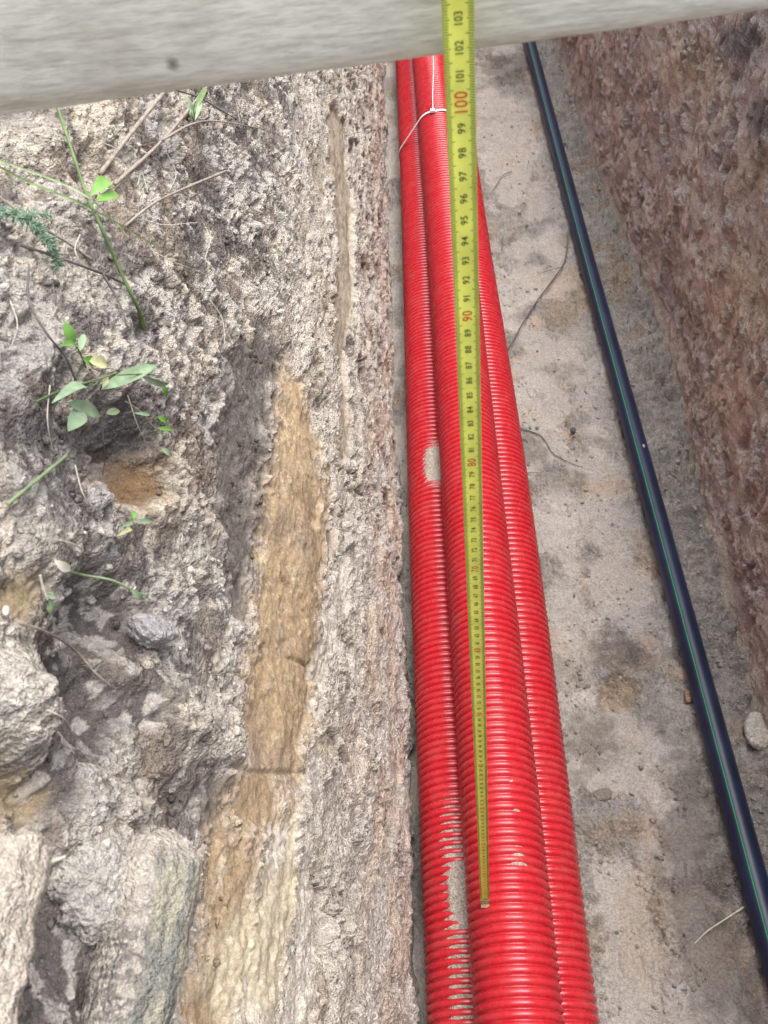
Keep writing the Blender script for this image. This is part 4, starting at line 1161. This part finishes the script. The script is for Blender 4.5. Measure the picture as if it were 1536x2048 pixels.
WG = 'hair-thin dry rootlets on the topsoil'
for pts in ([(-0.2317, 0.5769, 0.9926), (-0.2317, 0.5293, 0.9969), (-0.2285, 0.4828, 0.9994)], [(-0.2305, 0.2784, 1.006), (-0.2234, 0.2995, 0.9876), (-0.2172, 0.3695, 0.9451)], [(-0.2391, 0.3119, 1.0158), (-0.238, 0.3283, 1.0179), (-0.2317, 0.3093, 1.011)],
            [(-0.224, 0.2579, 0.9902), (-0.2158, 0.2715, 0.971), (-0.2127, 0.3341, 0.9156)], [(-0.2494, 0.1988, 1.0464), (-0.2464, 0.1755, 1.0499), (-0.2438, 0.1706, 1.0375)], [(-0.2335, 0.3925, 1.002), (-0.2273, 0.3837, 0.9857), (-0.2267, 0.3506, 0.9886)],
            [(-0.2626, 0.1008, 1.0675), (-0.2498, 0.0732, 1.0697), (-0.2505, 0.0551, 1.0667)], [(-0.2229, 0.1116, 0.9777), (-0.2205, 0.1022, 0.9585), (-0.2227, 0.1083, 0.9379)], [(-0.2363, 0.0514, 1.0426), (-0.233, 0.0261, 1.0391), (-0.2371, 0.0217, 1.0179)],
            [(-0.2298, 0.024, 1.0041), (-0.2231, 0.006, 0.9996), (-0.222, 0.006, 0.9859)], [(-0.2192, -0.0414, 1.0155), (-0.2189, -0.0297, 0.9937), (-0.2294, -0.0154, 0.9639)], [(-0.2105, -0.1318, 0.999), (-0.2096, -0.1281, 0.9813), (-0.2361, -0.1042, 0.9111)],
            [(-0.2144, 0.3706, 0.9564), (-0.2135, 0.3846, 0.9223), (-0.2136, 0.3465, 0.9217)], [(-0.2219, 0.6243, 0.9501), (-0.2151, 0.6384, 0.9267), (-0.2129, 0.6268, 0.907)], [(-0.2526, 0.3074, 1.0552), (-0.2472, 0.3179, 1.0432), (-0.2434, 0.3257, 1.0262)],
            [(-0.2094, 0.3122, 0.9037), (-0.2026, 0.3086, 0.8839), (-0.2017, 0.2866, 0.8678)]):
    stem('dry_rootlet', 'hair-thin dry rootlet lying on the crumbly grey topsoil', 'rootlet', pts, 0.00045, 0.0003, PALE_STRAW, WG)
FG = 'twigs and roots on the trench floor'
stem('twig', 'long thin dark twig between the conduits and the blue pipe, leaning under the pipe', 'twig', [(0.3572, 1.7352, 0.0164), (0.3306, 1.6097, 0.0006), (0.2895, 1.5347, -0.0025), (0.2189, 1.4067, 0.0072), (0.1537, 1.2774, 0.0042)], 0.0021, 0.0017, DRY_DARK, FG,
     forks=(([(0.2943, 1.543, -0.003), (0.3167, 1.5813, -0.0008), (0.2691, 1.5711, -0.0038)], 0.0012, 0.0008),))
stem('root', 'fine curled rootlet on the far floor next to the yellow tape', 'root', [(0.2417, 2.0702, -0.0043), (0.2097, 2.0509, -0.0057), (0.19, 2.0067, -0.0065), (0.158, 1.9283, 0.0026)], 0.0018, 0.0012, DRY, FG)
stem('root', 'dark crooked root running from the conduits below the round pebble', 'root', [(0.1547, 1.0218, 0.0001), (0.1966, 0.9976, -0.004), (0.2148, 0.9495, -0.0062), (0.2388, 0.9217, -0.005), (0.2702, 0.9036, -0.0084)], 0.0012, 0.0007, DRY_DARK, FG)
stem('root', 'thin pale root touching the red conduits below the crooked root', 'root', [(0.1536, 0.8944, -0.0015), (0.1898, 0.8784, 0.0108), (0.2296, 0.87, -0.0022)], 0.0010, 0.0006, DRY, FG)
stem('twig', 'pale greenish stalk lying on the dark floor against the blue pipe', 'twig', [(0.2877, -0.0053, -0.0022), (0.3088, 0.0097, 0.0026), (0.3319, 0.0216, 0.0045), (0.3683, 0.0405, 0.0014)], 0.0008, 0.0014, PALE_STRAW, FG)
stem('twig', 'short thin dark straw beside the blue pipe at mid floor', 'twig', [(0.3344, 0.669, -0.0058), (0.3493, 0.6487, -0.0083), (0.3638, 0.6163, -0.0013)], 0.0008, 0.0006, DRY_DARK, FG)
stem('twig', 'curved pale straw bit lying on dark soil', 'twig', [(0.2764, 0.1383, -0.0037), (0.2913, 0.1462, 0.0016), (0.3028, 0.1638, -0.0004)], 0.0008, 0.0006, DRY, FG)

# ------------------------------------------------------------------ green plants on the bank
VIEW = np.array((0.45, -0.55, 0.70))
def leaf_mesh(a, b, width, bend=0.12, fold=0.25, twist=0.0, n=10, shape=0.8):
    a, b = np.asarray(a, float), np.asarray(b, float)
    t = unit(b - a)
    ln = np.linalg.norm(b - a)
    nrm = unit(VIEW - t * (VIEW @ t))
    w = np.cross(t, nrm)
    nrm, w = nrm * math.cos(twist) + w * math.sin(twist), w * math.cos(twist) - nrm * math.sin(twist)
    V = []
    for i in range(n):
        s = i / (n - 1)
        hw = width / 2 * max(math.sin(math.pi * s ** shape) ** 0.8, 0.04)
        c = a + (b - a) * s + nrm * ln * bend * math.sin(math.pi * s)
        for k in (-1, -0.5, 0, 0.5, 1):
            V.append(c + w * hw * k + nrm * hw * fold * abs(k) * (1 + 0.2 * math.sin(9 * s + 3 * k)))
    V = np.array(V)
    m = len(V)
    F = [list(f) for f in grid_faces(n, 5)]
    V2 = V - nrm * 0.0002
    return np.vstack([V, V2]), F + [[q + m for q in f[::-1]] for f in F]

def plant(name, label, base, stems, leaves, cat='plant', group=None, stem_mat=None):
    t = thing(name, tuple(base), label, cat, group)
    for pts, r0, r1 in stems:
        v, f = tube(pts, r0, r1, 26, 7, 0.04, 3)
        part('stem', v, f, stem_mat or GRASS, t)
    for a, b, w, mt, kw in leaves:
        v, f = leaf_mesh(a, b, w, **kw)
        part('leaf', v, f, mt, t)
    return t

# green stalk with two round leaves
k0 = [(-0.2244, 0.1845, 0.9812), (-0.221, 0.1791, 0.9939), (-0.2209, 0.1755, 1.0123), (-0.225, 0.1817, 1.0319), (-0.2271, 0.1842, 1.0573), (-0.2331, 0.1951, 1.0748), (-0.2407, 0.2165, 1.0897), (-0.2531, 0.2518, 1.1119)]
t = plant('grass_stalk', 'thick green stalk with a swollen foot and two round bright leaves', k0[0], [(k0, 0.0014, 0.0010)],
      [((-0.2361, 0.2071, 1.0691), (-0.2311, 0.2371, 1.0621), 0.0090, LEAF, dict(bend=0.18, fold=0.2, shape=1.0, n=16)), ((-0.2323, 0.2045, 1.0666), (-0.2294, 0.2408, 1.0469), 0.0070, LEAF, dict(bend=0.12, fold=0.2, n=16))], 'plant')
v, f = tube([(-0.2251, 0.1856, 0.9772), (-0.2234, 0.1827, 0.9847), (-0.2213, 0.1796, 0.993)], 0.0024, 0.0017, 12, 9)
part('root_collar', v, f, GRASS, t)
# two long blades
def blade(label, pts, w, mat):
    C = spline(pts, 40)
    T, N, B = frames(C)
    V = []
    for i in range(40):
        s = i / 39
        hw = w / 2 * (1 - 0.85 * s ** 2)
        nn = VIEW - T[i] * (VIEW @ T[i]); nn = unit(nn); ww = np.cross(T[i], nn)
        for k in (-1, 0, 1):
            V.append(C[i] + ww * hw * k + nn * hw * 0.5 * abs(k))
    o = mesh_object('wild_grass', np.array(V) - C[0], grid_faces(40, 3), mat)
    o.location = C[0]
    return tag(o, label, 'grass blade', 'long grass blades on the left bank')
blade('long thin grass blade crossing the green stalk, the one reaching furthest down the bank', [(-0.2716, 0.1664, 1.1196), (-0.2601, 0.1826, 1.0949), (-0.2325, 0.1728, 1.0856), (-0.2275, 0.2178, 1.0397), (-0.2181, 0.2543, 0.9951), (-0.2101, 0.3291, 0.9126)], 0.0016, GRASS)
blade('pale grass blade running just above the longer one towards the round leaves', [(-0.2745, 0.1741, 1.1182), (-0.2616, 0.1924, 1.0973), (-0.2454, 0.1976, 1.0834), (-0.2307, 0.1949, 1.0722), (-0.2301, 0.2213, 1.0338), (-0.2266, 0.2388, 0.9968)], 0.0014, PALE_GRASS)
# feathery frond
def frond():
    mid = spline([(-0.2786, 0.1539, 1.0963), (-0.2623, 0.1503, 1.0921), (-0.2531, 0.1505, 1.0843), (-0.2487, 0.1511, 1.0719), (-0.249, 0.1491, 1.0569)], 46)
    T, N, B = frames(mid)
    parts_ = [tube(mid, 0.0006, 0.0004, 20, 5)]
    r = np.random.RandomState(3)
    for i in range(2, 46):
        for sgn in (-1, 1):
            for q in range(2):
                d = unit(T[i] * 0.5 + sgn * unit(np.cross(T[i], VIEW)) + 0.5 * r.randn(3))
                ln = 0.0062 * (1 - 0.6 * abs(i / 45 - 0.4)) * r.uniform(0.6, 1.1)
                parts_.append(tube([mid[i], mid[i] + d * ln * 0.6, mid[i] + d * ln + 0.0008 * r.randn(3)], 0.00055, 0.0004, 5, 4))
    side = spline([(-0.2623, 0.1503, 1.0921), (-0.2594, 0.1707, 1.0813), (-0.2559, 0.1827, 1.0714)], 16)
    Ts = np.gradient(side, axis=0)
    parts_.append(tube(side, 0.0005, 0.0004, 10, 5))
    for i in range(16):
        for sgn in (-1, 1):
            d = unit(unit(Ts[i]) * 0.6 + sgn * unit(np.cross(Ts[i], VIEW)) + 0.4 * r.randn(3))
            parts_.append(tube([side[i], side[i] + d * 0.0025, side[i] + d * 0.0045], 0.0005, 0.0004, 5, 4))
    v, f = join(parts_)
    o = mesh_object('feathery_frond', v - mid[0], f, FROND)
    o.location = mid[0]
    tag(o, 'dusty bluish green feathery frond lying on the clods', 'plant')
frond()
# small seedling
b = (-0.2319, 0.0917, 1.0202)
plant('seedling', 'small bright seedling with upright oval leaves above the lance leaved plant', b, [([(-0.2319, 0.0917, 1.0202), (-0.2296, 0.0884, 1.0348), (-0.2302, 0.0868, 1.0439)], 0.0006, 0.0005)],
      [((-0.2296, 0.0854, 1.0438), (-0.2314, 0.0906, 1.0573), 0.0068, LEAF, dict(fold=0.2)), ((-0.2291, 0.0846, 1.0421), (-0.2268, 0.0632, 1.0605), 0.0045, LEAF, dict()),
       ((-0.2289, 0.0878, 1.0363), (-0.2309, 0.106, 1.0348), 0.0042, LEAF_DULL, dict()), ((-0.2277, 0.0846, 1.0327), (-0.2278, 0.0929, 1.0216), 0.0062, LEAF, dict(fold=0.3)),
       ((-0.2254, 0.0862, 1.0295), (-0.222, 0.1002, 1.0138), 0.0080, LEAF_YELLOW, dict(bend=0.1))], 'plant')
# lance leaved plant
b = (-0.2375, 0.0322, 1.0479)
plant('leafy_plant', 'plant with long lance shaped grey green leaves lying over the bank edge', b,
      [([(-0.2375, 0.0322, 1.0479), (-0.2299, 0.0532, 1.0372), (-0.2195, 0.0781, 1.022), (-0.2105, 0.0846, 1.0202)], 0.0007, 0.0006), ([(-0.2118, 0.086, 1.017), (-0.2063, 0.1115, 0.9947), (-0.2044, 0.1326, 0.9741)], 0.0005, 0.0004)],
      [((-0.2205, 0.0761, 1.0153), (-0.2049, 0.1342, 0.9826), 0.0088, LEAF_DULL, dict(bend=0.06, fold=0.25, n=14)), ((-0.226, 0.0721, 1.0196), (-0.2271, 0.0286, 1.049), 0.0072, LEAF_DULL, dict(bend=0.12, twist=0.4)),
       ((-0.2296, 0.0485, 1.0306), (-0.2306, 0.0782, 0.9914), 0.0090, LEAF_DULL, dict(bend=0.06, fold=0.2)), ((-0.2274, 0.0562, 1.0166), (-0.231, 0.0367, 1.0196), 0.0105, LEAF_DULL, dict(bend=0.15, fold=0.15, shape=0.9)),
       ((-0.2077, 0.1098, 0.9947), (-0.2014, 0.1344, 0.9657), 0.0045, LEAF_DULL, dict(twist=0.8)), ((-0.2053, 0.1312, 0.97), (-0.2058, 0.131, 0.9551), 0.0034, LEAF, dict()),
       ((-0.2169, 0.0833, 1.0191), (-0.2199, 0.0766, 1.0156), 0.0036, LEAF_YELLOW, dict())], 'plant')
# trailing sprig
b = (-0.2249, 0.1085, 0.9754)
plant('trailing_sprig', 'thin trailing sprig with a few tiny leaves above the brown hollow', b,
      [([(-0.2249, 0.1085, 0.9754), (-0.2169, 0.1091, 0.9628), (-0.2131, 0.1077, 0.9514), (-0.2109, 0.1111, 0.9429), (-0.2134, 0.1046, 0.9358), (-0.2099, 0.1056, 0.9262)], 0.0005, 0.0004)],
      [((-0.2126, 0.1097, 0.9599), (-0.2199, 0.1033, 0.9687), 0.0028, LEAF_DULL, dict()), ((-0.2098, 0.1136, 0.9549), (-0.2072, 0.119, 0.9425), 0.0040, LEAF, dict()), ((-0.2117, 0.1116, 0.9454), (-0.2055, 0.1196, 0.9348), 0.0036, LEAF, dict()),
       ((-0.2137, 0.1078, 0.9365), (-0.2115, 0.1127, 0.9393), 0.0030, LEAF_DULL, dict()), ((-0.2122, 0.1046, 0.9326), (-0.208, 0.1073, 0.9211), 0.0038, LEAF_DULL, dict()), ((-0.2325, 0.0915, 0.9814), (-0.2265, 0.099, 0.9754), 0.0048, PALE_GRASS, dict())], 'plant', stem_mat=DRY)
# tiny seedling under the brown hollow
b = (-0.219, 0.0279, 0.9358)
plant('seedling', 'tiny four leaved seedling on the clods under the brown hollow', b, [([(-0.219, 0.0279, 0.9358), (-0.2192, 0.0308, 0.941), (-0.22, 0.0395, 0.9351)], 0.0005, 0.0004)],
      [((-0.2192, 0.0306, 0.9408), (-0.2116, 0.0049, 0.967), 0.0034, LEAF_DULL, dict()), ((-0.22, 0.0379, 0.935), (-0.222, 0.0491, 0.9309), 0.0030, LEAF, dict()), ((-0.2187, 0.0377, 0.934), (-0.2121, 0.0473, 0.9209), 0.0036, LEAF_DULL, dict()),
       ((-0.2164, 0.0228, 0.9451), (-0.211, -0.0041, 0.9701), 0.0036, LEAF_YELLOW, dict())], 'plant')
# creeping dusty stem
b = (-0.2214, -0.052, 1.0034)
plant('creeping_stem', 'dusty pale creeping stem with a green leafy tip over the dark hollow', b, [([(-0.2196, -0.0539, 1.0068), (-0.2298, -0.0254, 0.9627), (-0.22, -0.0204, 0.9505), (-0.214, -0.0171, 0.9378), (-0.2108, -0.0104, 0.9135)], 0.0010, 0.0007)],
      [((-0.2116, -0.0168, 0.9339), (-0.2104, -0.0132, 0.9164), 0.0040, LEAF_DULL, dict()), ((-0.212, -0.0148, 0.9278), (-0.2091, -0.0086, 0.9117), 0.0026, LEAF_DULL, dict()), ((-0.2154, -0.0534, 1.0039), (-0.22, -0.0536, 1.0143), 0.0050, PALE_STRAW, dict())], 'plant', stem_mat=PALE_GRASS)
b = (-0.2308, -0.0564, 0.9991)
plant('seedling', 'pale hanging sprout with two small green leaf tips in the ochre hollow', b, [([(-0.2257, -0.0621, 1.0134), (-0.226, -0.0652, 1.0068), (-0.2252, -0.0686, 1.0001)], 0.0008, 0.0006)],
      [((-0.2244, -0.0689, 1.0032), (-0.2238, -0.0622, 0.9952), 0.0032, LEAF_DULL, dict()), ((-0.2256, -0.0679, 0.9982), (-0.2259, -0.0666, 0.9886), 0.0036, LEAF_DULL, dict()), ((-0.2266, -0.068, 0.9957), (-0.2264, -0.072, 0.9922), 0.0028, GRASS, dict())], 'plant', stem_mat=PALE_STRAW)
b = (-0.2245, 0.4744, 0.9819)
plant('grass_tuft', 'little green tuft under the beam among the dry stems', b, [([(-0.2247, 0.4743, 0.981), (-0.2218, 0.4705, 0.9954), (-0.2282, 0.5257, 0.9863)], 0.0008, 0.0006)],
      [((-0.2232, 0.4753, 0.9908), (-0.2258, 0.4795, 1.0076), 0.0045, LEAF_DULL, dict()), ((-0.2222, 0.477, 0.9918), (-0.2247, 0.5536, 0.9788), 0.0050, GRASS, dict()), ((-0.223, 0.4699, 0.9888), (-0.2253, 0.4735, 0.9994), 0.0045, LEAF_DULL, dict()),
       ((-0.2213, 0.4704, 0.9883), (-0.2209, 0.5103, 0.9879), 0.0040, LEAF_DULL, dict())], 'plant')
